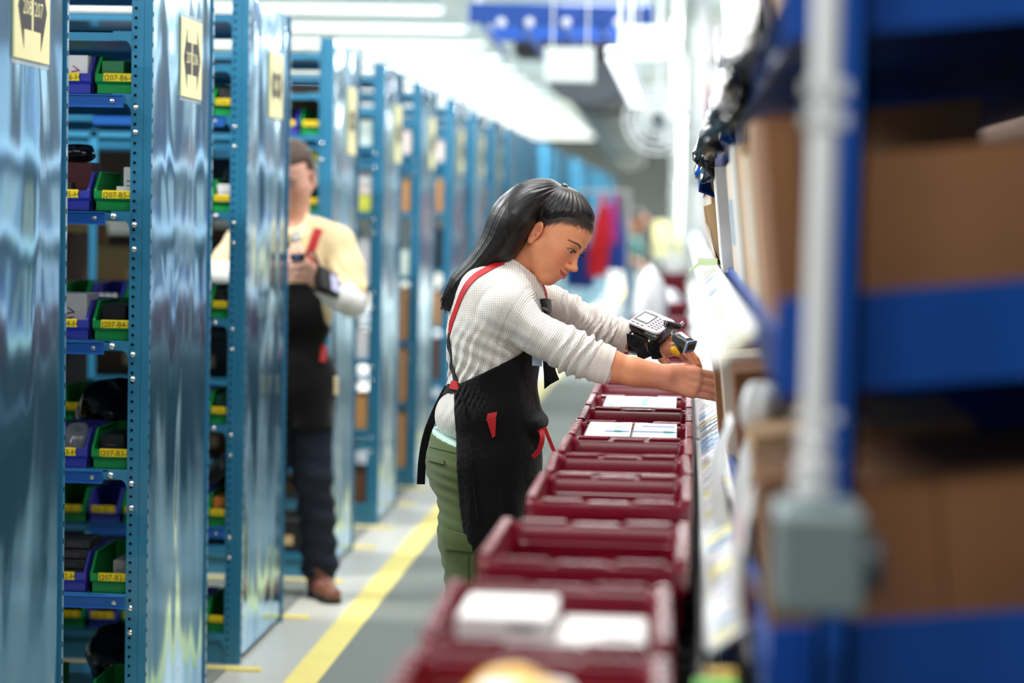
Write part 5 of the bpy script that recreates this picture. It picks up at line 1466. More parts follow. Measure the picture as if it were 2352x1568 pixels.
zt_ = A(988, 1008).z
zq = A(985, 1004).z-.34*(X-A(985, 1003).x)
f.F = np.maximum(np.maximum(f.F, (zq-Z)*np.ones_like(Y)), (Z-zq-.03)*np.ones_like(Y)).astype(np.float32)
V, Q = f.mesh(1); net_obj('mint_vest_hem', V, Q, m_mint, wo)
# --- apron: bib, waist and skirt wrapped round the front
ap_poly = pxpoly([(1052, 882), (1068, 872), (1140, 838), (1205, 806), (1222, 790), (1236, 740), (1262, 700), (1330, 720), (1330, 1240), (1130, 1245), (1108, 1236), (1090, 1220), (1078, 1190), (1068, 1110), (1062, 1000), (1056, 940)], WY)
f = Field((A(1030, 900).x, WY-.24, A(1100, 1260).z), (A(1300, 800).x, WY+.24, A(1240, 690).z), .0042)
torso(f, .007); 
f.ell(A(1086, 1060, WY), (.122, .174, .13), None, .05)
for pts, rs in LEGS: f.chain(pts[:2], [rs[0]+.014, rs[1]+.018], .03)
f.chain([A(1150, 960, WY), A(1152, 1060, WY), A(1150, 1240, WY)], [.098, .094, .088], .03, flat=((0, 1, 0), .62))
f.ell(A(1232, 968, WY-.03), (.030, .10, .022), None, .02)
X, Y, Z = f.grid(); PD = polydist(X, Z, ap_poly)
w = np.exp(-(((X-A(1075, 905).x)/.05)**2+((Z-A(1075, 905).z)/.035)**2))
dis = w*.003*np.sin((X*.9-.4*Z)*2*math.pi/.012)+.0025*np.sin(X*2*math.pi/.05+Z*9)*sm(A(1000, 1000).z, A(1000, 1150).z, Z)
f.F = np.maximum(f.F-dis, PD).astype(np.float32)
V, Q = f.mesh(1); apr = net_obj('apron', V, Q, m_apron, wo); AB = bvh_of(V, Q)
patch(AB, ((1120, 950), (1141, 946), (1139, 958), (1117, 966)), .003, .004, 4, 4).build('red_tab', m_red, apr, smooth=True)
patch(AB, ((1118, 962), (1139, 956), (1137, 1000), (1131, 1006)), .003, .003, 4, 8).build('red_tab', m_red, apr, smooth=True)
patch(AB, ((1060, 905), (1064, 905), (1100, 1200), (1097, 1203)), .003, .002, 1, 24).build('stitched_edge', m_apron, apr, smooth=True)
# tie ends, ribbons, loose flap
rb = catmull([A(1236, 980, WY-.10), A(1246, 1000, WY-.12), A(1240, 1030, WY-.12), A(1224, 1050, WY-.11)], 5); ribbon(rb, Vector((.2, -1, .1)), [.012]*len(rb), .0015).build('red_ribbon', m_red, apr, smooth=True)
rb = catmull([A(1250, 980, WY-.10), A(1262, 1010, WY-.10), A(1274, 1040, WY-.10)], 5); ribbon(rb, Vector((.2, -1, .1)), [.009]*len(rb), .0015).build('red_ribbon', m_red, apr, smooth=True)
MB().sheet([[A(1246, 820, WY-.04), A(1258, 822, WY-.03), A(1268, 826, WY-.02)], [A(1249, 860, WY-.05), A(1264, 858, WY-.04), A(1276, 856, WY-.02)], [A(1250, 893, WY-.05), A(1262, 883, WY-.045), A(1283, 872, WY-.02)]], .003).build('loose_flap', m_apron, apr, smooth=True)
# waist tie to the back
tie = cling(SB, [(1064, 893), (1040, 890), (1018, 900)], [WY-.13, WY-.10, WY-.03], .024, .003, .004); tie.build('waist_tie', m_apron, apr, smooth=True)
rb = catmull([A(1026, 888, WY-.06), A(1008, 925, WY-.04), A(992, 965, WY-.03), A(978, 1010, WY-.02), A(970, 1060, WY-.02), A(967, 1112, WY-.02)], 5)
ribbon(rb, Vector((.35, -1, 0)), [.010+.010*min(1, i/12) for i in range(len(rb))], .003).build('hanging_tie', m_apron, apr, smooth=True)
# --- red straps over both shoulders
st = cling(SB, [(1152, 622), (1118, 632), (1090, 652), (1060, 684), (1038, 722), (1024, 762)], [WY-.07, WY-.10, WY-.11, WY-.11, WY-.10, WY-.08], .020, .0022, .0025)
st1 = st.build('red_strap', m_red, wo, smooth=True)
cling(SB, [(1024, 762), (1020, 800), (1026, 845), (1042, 880)], [WY-.08, WY-.08, WY-.09, WY-.11], .016, .002, .0028).build('black_strap_end', m_apron, st1, smooth=True)
cling(SB, [(1222, 625), (1234, 648), (1246, 675), (1252, 700)], [WY+.07, WY+.07, WY+.07, WY+.065], .024, .0022, .0025).build('red_strap', m_red, wo, smooth=True)
cl = A(1251, 700, WY-.02); 
patch(SB, ((1238, 686), (1258, 688), (1260, 716), (1242, 716)), .004, .005, 4, 4).build('black_clip', m_apron, apr, smooth=True)
bk = patch(SB, ((1040, 874), (1056, 877), (1054, 897), (1038, 894)), .006, .004, 4, 4).build('red_buckle', m_red, st1, smooth=True)
patch(SB, ((1040, 876), (1044, 877), (1043, 894), (1039, 893)), .0075, .002, 2, 3).build('white_edge', m_pw, bk, smooth=True)
# name badge
m_bdg = mat('blue_white_badge', (196, 216, 234), .25, var=.35, vscale=60)
bd = thing('badge', 'pale blue plastic badge hanging at the apron bib', 'badge', A(1233, 808, WY-.135))
q = [A(1222, 806, WY-.125), A(1245, 808, WY-.115), A(1244, 841, WY-.115), A(1222, 839, WY-.125)]
MB().sheet([[q[0], q[1]], [q[3], q[2]]], .003).build('card', m_bdg, bd)
MB().sheet([[q[0]+Vector((.003, -.0012, -.004)), q[1]+Vector((-.003, -.0012, -.004))], [q[0]+Vector((.003, -.0012, -.010)), q[1]+Vector((-.003, -.0012, -.010))]], .0006).build('print', m_bprint, bd)
MB().sheet([[q[3]+Vector((.003, -.0012, .008)), q[2]+Vector((-.003, -.0012, .008))], [q[3]+Vector((.003, -.0012, .003)), q[2]+Vector((-.003, -.0012, .003))]], .0006).build('print', m_yel, bd)
# --- shoes
m_shoe = mat('dark_shoe', (40, 34, 30), .5, var=.1)
def shoe(par, x, y, m, sole, yaw=0.0, L=.26, w=.09):
    f = Field((-.12, -.08, -.005), (.20, .08, .14), .005)
    f.cone((-.05, 0, .045), (.03, 0, .045), .038, .040, .02); f.cone((.03, 0, .042), (.13, 0, .032), .040, .032, .02); f.cone((-.045, 0, .05), (-.04, 0, .11), .038, .045, .02)
    X, Y, Z = f.grid(); f.F = np.maximum(f.F, (.014-Z)*np.ones_like(X)*np.ones_like(Y)).astype(np.float32)
    V, Q = f.mesh(1); c, s = math.cos(yaw), math.sin(yaw); R_ = np.array(((c, -s, 0), (s, c, 0), (0, 0, 1))); V2 = V@R_.T+np.array((x, y, 0))
    o = net_obj('shoe', V2, Q, m, par)
    out = [(-.09, -.025), (-.06, -.038), (.02, -.038), (.10, -.043), (.145, -.03), (.163, 0), (.145, .03), (.10, .043), (.02, .038), (-.06, .038), (-.09, .025)]
    P = [(x+c*a-s*b_, y+s*a+c*b_) for a, b_ in out]; MB().prism(P, 2, .0005, .020).build('sole', sole, o)
    b = MB()
    for k in range(4):
        a = .02+.018*k; p = [Vector((x+c*a-s*yy, y+s*a+c*yy, .085-.010*k-.16*abs(yy))) for yy in (-.028, -.014, 0, .014, .028)]; b.tube(p, .0025, 5)
    b.build('laces', m_apron, o, smooth=True)
    return o
shoe(wo, LEGS[0][0][-1].x+.0, LEGS[0][0][-1].y, m_shoe, m_black); shoe(wo, LEGS[1][0][-1].x+.0, LEGS[1][0][-1].y, m_shoe, m_black)

# --- wrist computer and finger scanner
DY = WY+.20
pL, pT, pR, pB_ = A(1447, 737, DY-.03), A(1492, 715, DY+.035), A(1549, 742, DY+.005), A(1504, 758, DY-.055)
O_ = (pL+pT+pR+pB_)/4; ax = ((pR-pT)+(pB_-pL)).normalized(); ay_ = ((pT-pL)+(pR-pB_)); ay_ = (ay_-ax*ay_.dot(ax)).normalized(); az = ax.cross(ay_)
DW = ((pR-pT).length+(pB_-pL).length)/2*1.22; DH = ((pT-pL).length+(pR-pB_).length)/2*1.22
M4 = Matrix((( *[ax[0], ay_[0], az[0]], O_[0]), (*[ax[1], ay_[1], az[1]], O_[1]), (*[ax[2], ay_[2], az[2]], O_[2]), (0, 0, 0, 1)))
wc = thing('wrist_computer', 'silver and black wrist computer strapped to the far forearm', 'computer', O_)
def loft(b, outs, M):
    n = len(outs[0]); V = [M @ Vector(p) for o in outs for p in o]
    F = [(i*n+j, i*n+(j+1) % n, (i+1)*n+(j+1) % n, (i+1)*n+j) for i in range(len(outs)-1) for j in range(n)]+[tuple(range(n))[::-1], tuple((len(outs)-1)*n+j for j in range(n))]
    return b.add(V, F)
w2, h2 = DW/2, DH/2
loft(MB(), [rrect(DW*.80, DH*.8, .010, -.030), rrect(DW*.96, DH*.97, .012, -.018), rrect(DW*.99, DH*.99, .013, -.004)], M4).build('lower_shell', m_bl, wc, smooth=True)
m_sil = mat('silver_plastic', (232, 226, 232), .3, var=.03)
loft(MB(), [rrect(DW*.99, DH*.99, .013, -.005), rrect(DW, DH, .014, -.001), rrect(DW*.975, DH*.97, .013, .001)], M4).build('face_plate', m_sil, wc, smooth=True)
MB().box(-w2*.90, w2*.0, -h2*.58, h2*.70, .0008, .0016, M4).build('screen_frame', m_bl, wc)
MB().box(-w2*.76, -w2*.08, -h2*.42, h2*.48, .0014, .0022, M4).build('screen', mat('pale_screen', (236, 240, 240), .15, var=.04, vscale=40), wc)
m_lcd = mat('lcd_text', (170, 178, 182), .3, var=0)
for k in range(5):
    MB().box(-w2*.70, -w2*(.70-(.4, .25, .3, .15, .2)[k]), h2*(.36-.13*k), h2*(.40-.13*k), .0022, .0025, M4).build('screen_line', m_lcd, wc)
MB().box(w2*.02, w2*.80, -h2*.84, h2*.66, .0008, .0013, M4).build('keypad_frame', mat('keypad_mauve', (214, 200, 210), .4, var=0), wc)
m_key = mat('key_grey', (70, 56, 70), .4, var=0)
for i in range(3):
    for j in range(6):
        kx, ky = w2*(.12+.24*i), h2*(-.72+.235*j)
        MB().box(kx, kx+.0075, ky, ky+.0030, .0013, .0026, M4, b=.0004).build('key', m_key, wc)
for i in range(3):
    kx = -w2*(.84-.30*i); MB().box(kx, kx+.0095, -h2*.90, -h2*.90+.0042, .001, .0026, M4, b=.0008).build('key', m_bl, wc)
for j in range(6): MB().box(-w2*.95, -w2*.95+.0022, -h2*.6+j*h2*.24, -h2*.6+j*h2*.24+.0018, .001, .0018, M4).build('side_key', m_bl, wc)
MB().box(-w2*.72, -w2*.05, h2*.76, h2*.88, .001, .0014, M4).build('name_strip', mat('strip_grey', (176, 170, 180), .4, var=0), wc)
m_slate = mat('slate_blue_rubber', (70, 96, 140), .4, var=0)
loft(MB(), [[(w2*.95+p[0], p[1], p[2]) for p in rrect(.010, DH*.5, .004, z)] for z in (-.024, -.012, -.002)], M4).build('port_cover', m_slate, wc, smooth=True)
MB().tube([M4 @ Vector((w2*.2, -h2*.98, -.013)), M4 @ Vector((w2*.95, -h2*.98, -.013))], .0065, 12).build('battery_latch', mat('dark_green_grey_plastic', (52, 64, 60), .25, var=0), wc, smooth=True)
# cradle and straps round the forearm
fa, fb = A(1446, 780, WY+.22), A(1522, 788, WY+.22); fd = (fb-fa).normalized()
def strap(t0, t1, r, m, nm, tilt=0.0, n=28, th=.004):
    c0 = fa+(fb-fa)*t0; c1 = fa+(fb-fa)*t1; s = fd.cross(Vector((0, 1, 0))).normalized(); u = s.cross(fd); rows = []
    for j in range(n+1):
        a = 2*math.pi*j/n; e = (s*math.cos(a)+u*math.sin(a)); rows.append([c0+e*(r+.001)+fd*tilt*math.sin(a), (c0+c1)/2+e*(r+.003)+fd*tilt*math.sin(a), c1+e*(r-.001)+fd*tilt*math.sin(a)])
    return MB().sheet(rows, th).build(nm, m, wc, smooth=True)
strap(.02, .42, .036, m_bl, 'strap', .004); strap(.66, 1.02, .031, m_bl, 'strap', -.006); strap(.30, .62, .034, m_bl, 'strap', .014)
MB().box(-w2*.9, w2*.98, -h2*.9, h2*.8, -.040, -.030, M4, b=.004).build('cradle', m_bl, wc)
MB().sheet([[A(1440, 765, DY-.075), A(1462, 772, DY-.08), A(1476, 782, DY-.08)], [A(1443, 785, DY-.075), A(1466, 800, DY-.085), A(1488, 806, DY-.085)], [A(1464, 806, DY-.06), A(1482, 815, DY-.07), A(1500, 812, DY-.075)], [A(1468, 824, DY-.05), A(1476, 825, DY-.055), A(1482, 824, DY-.06)]], .005).build('strap_end', m_apron, wc, smooth=True)
MB().sheet([[A(1488, 776, DY-.08), A(1502, 784, DY-.085), A(1512, 786, DY-.08)], [A(1490, 800, DY-.08), A(1500, 808, DY-.085), A(1514, 806, DY-.08)], [A(1500, 822, DY-.07), A(1508, 823, DY-.075), A(1521, 818, DY-.07)]], .005).build('strap_end', m_apron, wc, smooth=True)
for (x, y) in ((1453, 767), (1491, 783)): c = A(x, y, DY-.088); MB().lathe([(.003, 0), (.003, -.002), (.001, -.003)], c, 10, 'y').build('rivet', m_bolt, wc, smooth=True)
sc_ = thing('finger_scanner', 'dark finger scanner with yellow trigger on the far hand', 'scanner', A(1570, 785, DY-.03))
p0, p1 = A(1553, 772, DY-.055), A(1585, 795, DY-.085); sx = (p1-p0).normalized(); su = Vector((.25, -.35, .9)); su = (su-sx*su.dot(sx)).normalized(); sy = su.cross(sx)
MS = Matrix(((sx[0], sy[0], su[0], p0[0]), (sx[1], sy[1], su[1], p0[1]), (sx[2], sy[2], su[2], p0[2]), (0, 0, 0, 1))); Ls = (p1-p0).length
m_sc = mat('dark_scanner_plastic', (58, 62, 62), .3, var=.05)
def rr2(w, h, r, t): return [(t, p[0], p[1]) for p in rrect(w, h, r, 0)]
loft(MB(), [rr2(.016, .014, .004, -.006), rr2(.028, .025, .006, .003), rr2(.032, .029, .006, Ls*.6), rr2(.033, .029, .005, Ls)], MS).build('body', m_sc, sc_, smooth=True)
loft(MB(), [rr2(.035, .031, .005, Ls-.002), rr2(.036, .032, .005, Ls+.003), rr2(.033, .029, .004, Ls+.004)], MS).build('nose_frame', mat('grey_blue_rubber', (142, 160, 184), .4, var=0), sc_, smooth=True)
MB().box(Ls+.0035, Ls+.0050, -.012, .012, -.008, .008, MS).build('window', mat('dark_red_window', (40, 14, 22), .1, var=0), sc_)
MB().box(.006, Ls*.72, -.007, .007, .0145, .0155, MS).build('white_label', m_pw, sc_)
bp0, bp1 = A(1545, 789, DY-.085), A(1556, 813, DY-.085)
tg = MB(); tg.tube([A(1544, 798, DY-.085), A(1549, 804, DY-.088), A(1558, 815, DY-.085)], [.0095, .0105, .0085], 14, True, .8); tg.build('trigger', mat('yellow_trigger', (250, 186, 30), .35, var=.04), sc_, smooth=True)
MB().tube([A(1549, 791, DY-.075), A(1556, 799, DY-.078), A(1563, 809, DY-.072)], [.0105, .0115, .0095], 14, True, .8).build('trigger_housing', m_sc, sc_, smooth=True)
# coiled cable and plug
cc = [A(1560, 764, DY-.03), A(1552, 750, DY-.03), A(1544, 748, DY-.025), A(1534, 746, DY-.03), A(1526, 742, DY-.03)]
MB().tube(catmull([A(1556, 772, DY-.055), A(1550, 765, DY-.05), A(1545, 757, DY-.04), A(1541, 751, DY-.035)], 4), .0032, 8).build('cable', m_bl, sc_, smooth=True)
co = MB(); c0, c1 = A(1527, 743, DY-.035), A(1562, 750, DY-.02); dd = (c1-c0); e1 = dd.normalized().cross(Vector((0, 1, 0))).normalized(); e2 = e1.cross(dd.normalized())
co.tube([c0+dd*(k/96)+(e1*math.cos(k*.55)+e2*math.sin(k*.55))*.0075 for k in range(97)], .0019, 6); co.build('coiled_cable', m_bl, sc_, smooth=True)
MB().tube([A(1560, 749, DY-.02), A(1567, 747, DY-.02), A(1571, 741, DY-.02), A(1569, 738, DY-.02), A(1562, 745, DY-.02)], .0022, 8).build('cable_hook', m_sil, sc_, smooth=True)
# ================================================================ THE MAN BETWEEN THE RACKS
m_skm = mat('skin_man', (222, 170, 148), .5, var=.05, vscale=40, attr='col', sss=.08)
m_bh = mat('brown_hair', (66, 46, 34), .6, var=.25, vscale=120, bump=.5, bscale=220)
m_ysh = mat('pale_yellow_shirt', (244, 222, 172), .85, var=.04, vscale=8, sheen=.2)
m_wsl = mat('white_sleeve', (240, 240, 236), .85, var=.03)
m_jean = mat('dark_denim', (18, 29, 48), .85, var=.25, vscale=14, bump=.3, bscale=300)
m_bshoe = mat('brown_leather', (116, 72, 54), .5, var=.12)
MY = 8.70
mn = thing('person', 'man in yellow shirt and black apron standing between blue racks, reading a wrist device', 'person', (A(665, 900, MY).x, MY, 0))
def B(x, y, Y=MY): return at(x, y, Y)
MR = np.array(Matrix.Rotation(math.radians(-101), 3, 'Z') @ Matrix.Rotation(math.radians(27), 3, 'Y')); MS_ = 1.06
MO = np.array(B(655, 422, MY-.10))-MS_*(MR@np.array((.0735, 0, 0)))
f = Field((B(480, 700).x, MY-.42, B(700, 700).z), (B(800, 400).x, MY+.18, MO[2]+.14), .0036)
Lm = head_sdf(f, MR, MO, MS_, True)
f.cone(Lm(-.02, 0, -.06), B(668, 530, MY+.01), .056, .064, .03); f.ell(B(666, 590, MY+.01), (.13, .09, .12), None, .05)
EM, WM = B(812, 690, MY-.06), B(728, 645, MY-.27)
f.chain([B(778, 565, MY), EM], [.045, .04], .02); f.chain([EM, WM], [.038, .028], .01)
hand_sdf(f, WM, B(682, 600, MY-.33)-WM, Vector((.2, -.85, -.5)), -1, ((.5, .6, .4), (.6, .6, .4), (.6, .6, .4), (.6, .6, .4)), 1.05)
EM2, WM2 = B(500, 630, MY-.05), B(618, 632, MY-.27)
f.chain([B(556, 568, MY), EM2], [.045, .04], .02); f.chain([EM2, WM2], [.038, .028], .01)
hand_sdf(f, WM2, B(676, 618, MY-.33)-WM2, Vector((-.2, -.85, .3)), 1, ((.3, .4, .3), (.4, .5, .4), (.5, .5, .4), (.5, .5, .4)), 1.05)
V, Q = f.mesh(1); col = skin_colors(V, MR, MO, MS_, (222, 172, 150), True)
mb_ = net_obj('body', V, Q, m_skm, mn, {'col': col}); eyes(Lm, MR, MS_, mb_, (.8, 0, -.5))
f = Field(MO-.15, MO+.17, .0036)
f.ell(Lm(-.014, 0, .042), np.array((.093, .075, .084))*MS_, MR, 0); f.ell(Lm(.028, 0, .055), np.array((.058, .061, .052))*MS_, MR, .02); f.ell(Lm(-.05, 0, -.01), np.array((.05, .068, .07))*MS_, MR, .02)
X, Y, Z = f.grid(); dx, dy, dz = X-MO[0], Y-MO[1], Z-MO[2]; R_ = MR.T/MS_
lx, ly, lz = [R_[i, 0]*dx+R_[i, 1]*dy+R_[i, 2]*dz for i in range(3)]
line = np.where(lx > .02, .062-.10*np.maximum(0, .085-lx), np.where(lx > -.03, .004, -.05)); sg_ = lz-line-.002*np.sin(ly*400)
f.F = (f.F+np.where(sg_ < 0, .01+np.minimum(-sg_, .03)*2, .007*(1-sm_(0, .02, sg_)))).astype(np.float32)
for s in (1, -1): f.ell(Lm(-.008, s*.082, -.014), (.022, .022, .036), MR, .004, 's')
V, Q = f.mesh(1); net_obj('hair', V, Q, m_bh, mn)
# shirt
f = Field((B(470, 700).x, MY-.30, B(700, 800).z), (B(850, 400).x, MY+.18, B(700, 490).z), .005)
f.ell(B(666, 590, MY), (.175, .115, .16), None, 0); f.ell(B(668, 720, MY), (.155, .11, .17), None, .05)
f.cone(B(610, 540, MY), B(560, 560, MY), .07, .07, .03); f.cone(B(725, 540, MY), B(770, 558, MY), .07, .07, .03)
f.chain([B(772, 562, MY), B(795, 620, MY-.02), B(806, 668, MY-.05)], [.074, .07, .066], .02); f.chain([B(558, 566, MY), B(530, 600, MY-.02), B(508, 625, MY-.04)], [.074, .066, .062], .02)
f.cone(B(668, 530, MY+.01), B(667, 508, MY), .075, .070, .02); f.cone(B(667, 545, MY), B(662, 480, MY-.05), .050, .066, .006, 's')
X, Y, Z = f.grid(); f.F = (f.F-.004*np.sin(X*90+Z*60)*np.exp(-((Z-B(700, 660).z)/.12)**2)).astype(np.float32)
V, Q = f.mesh(1); shirt = net_obj('shirt', V, Q, m_ysh, mn); MSB = bvh_of(V, Q)
for s in (1, -1):
    MB().sheet([[B(667+s*6, 536, MY-.115), B(667+s*26, 512, MY-.09), B(667+s*34, 500, MY-.04)], [B(667+s*14, 556, MY-.13), B(667+s*34, 540, MY-.115), B(667+s*50, 514, MY-.06)]], .006).build('collar', m_ysh, shirt, smooth=True)
f = Field((B(470, 700).x, MY-.30, B(700, 760).z), (B(850, 400).x, MY+.1, B(700, 590).z), .005)
f.chain([B(800, 655, MY-.04), B(808, 692, MY-.07), B(770, 680, MY-.17), B(745, 660, MY-.23)], [.062, .056, .048, .040], .02)
V, Q = f.mesh(1); net_obj('white_sleeve', V, Q, m_wsl, mn)
f = Field((B(470, 700).x, MY-.30, B(700, 760).z), (B(700, 400).x, MY+.1, B(700, 590).z), .005)
f.chain([B(518, 615, MY-.03), B(502, 632, MY-.06), B(560, 636, MY-.17), B(600, 634, MY-.235)], [.058, .052, .046, .040], .02)
V, Q = f.mesh(1); net_obj('white_sleeve', V, Q, m_wsl, mn)
# jeans
f = Field((B(550, 900).x, MY-.25, .02), (B(820, 900).x, MY+.35, B(700, 820).z), .0065)
f.ell(B(668, 890, MY), (.165, .12, .14), None, 0)
f.chain([B(712, 930, MY-.01), B(718, 1090, MY+.0), Vector((B(724, 1200, MY).x, MY+.04, .33)), Vector((B(735, 1300, MY+.1).x, MY+.10, .11))], [.092, .072, .066, .072], .03)
f.chain([B(625, 930, MY-.01), B(615, 1090, MY+.0), Vector((B(608, 1200, MY).x, MY+.03, .33)), Vector((B(603, 1300, MY+.1).x, MY+.10, .11))], [.092, .072, .066, .072], .03)
X, Y, Z = f.grid(); f.F = (f.F-.006*np.sin(Z*75+X*30)*sm_(.75, .2, Z)).astype(np.float32)
V, Q = f.mesh(1); net_obj('jeans', V, Q, m_jean, mn)
# apron
poly = pxpoly([(610, 650), (728, 648), (742, 740), (768, 790), (772, 985), (560, 985), (566, 790), (596, 740)], MY-.1)
f = Field((B(530, 900).x, MY-.26, B(700, 1000).z), (B(800, 900).x, MY+.15, B(700, 620).z), .006)
f.ell(B(666, 600, MY), (.182, .123, .165), None, 0); f.ell(B(668, 720, MY), (.165, .121, .17), None, .05); f.ell(B(668, 880, MY), (.182, .135, .18), None, .05)
f.chain([B(700, 900, MY-.03), B(712, 1010, MY-.03)], [.10, .098], .03); f.chain([B(632, 900, MY-.03), B(622, 1010, MY-.03)], [.10, .098], .03)
X, Y, Z = f.grid(); f.F = np.maximum(np.maximum(f.F, polydist(X, Z, poly)), (Y-MY-.07)*np.ones_like(X)*np.ones_like(Z)).astype(np.float32)
V, Q = f.mesh(1); mapr = net_obj('apron', V, Q, m_apron, mn); MAB = bvh_of(V, Q)
patch(MAB, ((736, 792), (748, 792), (746, 832), (732, 832)), .004, .004, 3, 5).build('red_tab', m_red, mapr, smooth=True)
cling(MSB, [(735, 515), (727, 545), (718, 600), (712, 645)], [MY-.10, MY-.13, MY-.15, MY-.15], .034, .003, .004).build('red_strap', m_red, mn, smooth=True)
cling(MSB, [(600, 515), (608, 545), (614, 600), (620, 645)], [MY-.10, MY-.13, MY-.15, MY-.15], .034, .003, .004).build('red_strap', m_red, mn, smooth=True)
MB().lathe([(.020, 0), (.020, -.006), (.012, -.009)], B(681, 545, MY-.145), 16, 'y').build('round_button', mat('white_green_button', (226, 236, 228), .3), mn, smooth=True)
b = MB(); c = B(681, 545, MY-.15); b.tube([(c.x+.021*math.cos(t), c.y, c.z+.021*math.sin(t)) for t in np.linspace(.8, 5.6, 18)], .003, 6); b.build('green_clip', mat('dark_green_wire', (26, 74, 44), .4), mn, smooth=True)
MB().box(B(770, 880).x, B(780, 880).x, MY-.05, MY-.03, B(772, 905).z, B(772, 862).z, b=.004).build('cream_tag', m_ysh, mapr)
shoe(mn, B(738, 1360, MY+.10).x+.01, MY+.04, m_bshoe, m_black, math.radians(-62), w=.1); shoe(mn, B(603, 1360, MY+.10).x, MY+.05, m_bshoe, m_black, math.radians(-100))
# his wrist device
WM_ = (WM+EM)/2; c = B(757, 646, MY-.27)
mc = thing('wrist_computer', 'black wrist computer with a pale screen on the forearm of the man', 'computer', c)
a_ = (EM-WM).normalized(); n_ = Vector((.15, -.9, .42)); n_ = (n_-a_*n_.dot(a_)).normalized(); s_ = n_.cross(a_)
Mm = Matrix(((a_[0], s_[0], n_[0], c[0]), (a_[1], s_[1], n_[1], c[1]), (a_[2], s_[2], n_[2], c[2]), (0, 0, 0, 1)))
loft(MB(), [rrect(.10, .075, .012, -.035), rrect(.13, .095, .014, -.012), rrect(.13, .095, .014, 0), rrect(.12, .088, .012, .004)], Mm).build('case', m_bl, mc, smooth=True)
MB().box(.004, .054, -.032, .032, .0035, .0055, Mm).build('screen', mat('lilac_screen', (206, 206, 240), .2, var=0), mc)
MB().box(-.056, -.008, -.036, .036, .0035, .005, Mm).build('keypad', mat('dark_keypad', (40, 40, 44), .5), mc)
MB().tube([WM+Vector((0, 0, 0)), WM+(EM-WM)*.45], [.036, .042], 18).build('strap', m_bl, mc, smooth=True)
fs = B(683, 592, MY-.37)
ms = thing('finger_scanner', 'small black finger scanner held over the hand of the man', 'scanner', fs)
MB().box(fs.x-.024, fs.x+.028, fs.y-.02, fs.y+.02, fs.z-.012, fs.z+.016, b=.006).build('body', m_bl, ms)
MB().box(fs.x-.012, fs.x+.012, fs.y-.023, fs.y-.019, fs.z-.004, fs.z+.010, b=.002).build('window', m_slate, ms)
MB().tube(catmull([fs+Vector((.02, 0, .01)), fs+Vector((.06, 0, .02)), WM+Vector((.02, -.03, .03))], 5), .004, 8).build('cable', m_bl, ms, smooth=True)

# ================================================================ FAR WORKER
FY = 29.0
fw = thing('person', 'far blurred worker in a dark green shirt leaning over the totes', 'person', (at(1445, 700, FY).x, FY, 0))
def Cc(x, y, Y=FY): return at(x, y, Y)
FR = np.array(Matrix.Rotation(math.radians(30), 3, 'Y')); FO = np.array(Cc(1466, 508))
f = Field((Cc(1400, 600).x, FY-.4, .7), (Cc(1525, 600).x, FY+.4, FO[2]+.2), .012)
Lf = head_sdf(f, FR, FO, 1.1, True); f.cone(Lf(-.03, 0, -.05), Cc(1452, 545), .06, .07, .03); f.ell(Cc(1450, 580), (.12, .16, .2), None, .04)
for s in (-1, 1):
    f.chain([Cc(1448, 560, FY+s*.17), Cc(1440, 592, FY+s*.2), Cc(1478, 612, FY+s*.16)], [.06, .05, .035], .02)
    hand_sdf(f, Cc(1478, 612, FY+s*.16), (1, 0, -.3), (0, 0, 1), s, ((.3, .3, .3),)*4, 1.1)
V, Q = f.mesh(1); net_obj('body', V, Q, m_skm, fw, {'col': skin_colors(V, FR, FO, 1.1, (150, 100, 74), True)})
f = Field(FO-.2, FO+.22, .012); f.ell(Lf(-.03, 0, .05), (.10, .088, .095), FR, 0); V, Q = f.mesh(1); net_obj('hair', V, Q, mat('dark_brown_hair', (38, 26, 20), .6), fw)
f = Field((Cc(1400, 600).x, FY-.4, .75), (Cc(1525, 600).x, FY+.4, FO[2]), .012)
f.ell(Cc(1450, 575), (.15, .2, .2), None, 0); f.ell(Cc(1446, 630), (.15, .18, .2), None, .05)
for s in (-1, 1): f.chain([Cc(1448, 556, FY+s*.18), Cc(1441, 586, FY+s*.2)], [.08, .07], .03)
V, Q = f.mesh(1); net_obj('shirt', V, Q, mat('dark_green_shirt', (34, 84, 82), .8), fw)
f = Field((Cc(1400, 700).x-.1, FY-.3, .03), (Cc(1500, 700).x, FY+.3, .98), .015); f.ell((Cc(1444, 650).x, FY, .88), (.15, .18, .16), None, 0)
for s in (-1, 1): f.chain([(Cc(1444, 650).x, FY+s*.09, .85), (Cc(1444, 650).x+.03, FY+s*.1, .48), (Cc(1440, 650).x-.02, FY+s*.1, .09)], [.10, .075, .06], .03)
V, Q = f.mesh(1); net_obj('trousers', V, Q, mat('blue_grey_trousers', (96, 124, 156), .8), fw)
shoe(fw, Cc(1440, 650).x, FY-.1, m_shoe, m_black); shoe(fw, Cc(1440, 650).x, FY+.1, m_shoe, m_black)
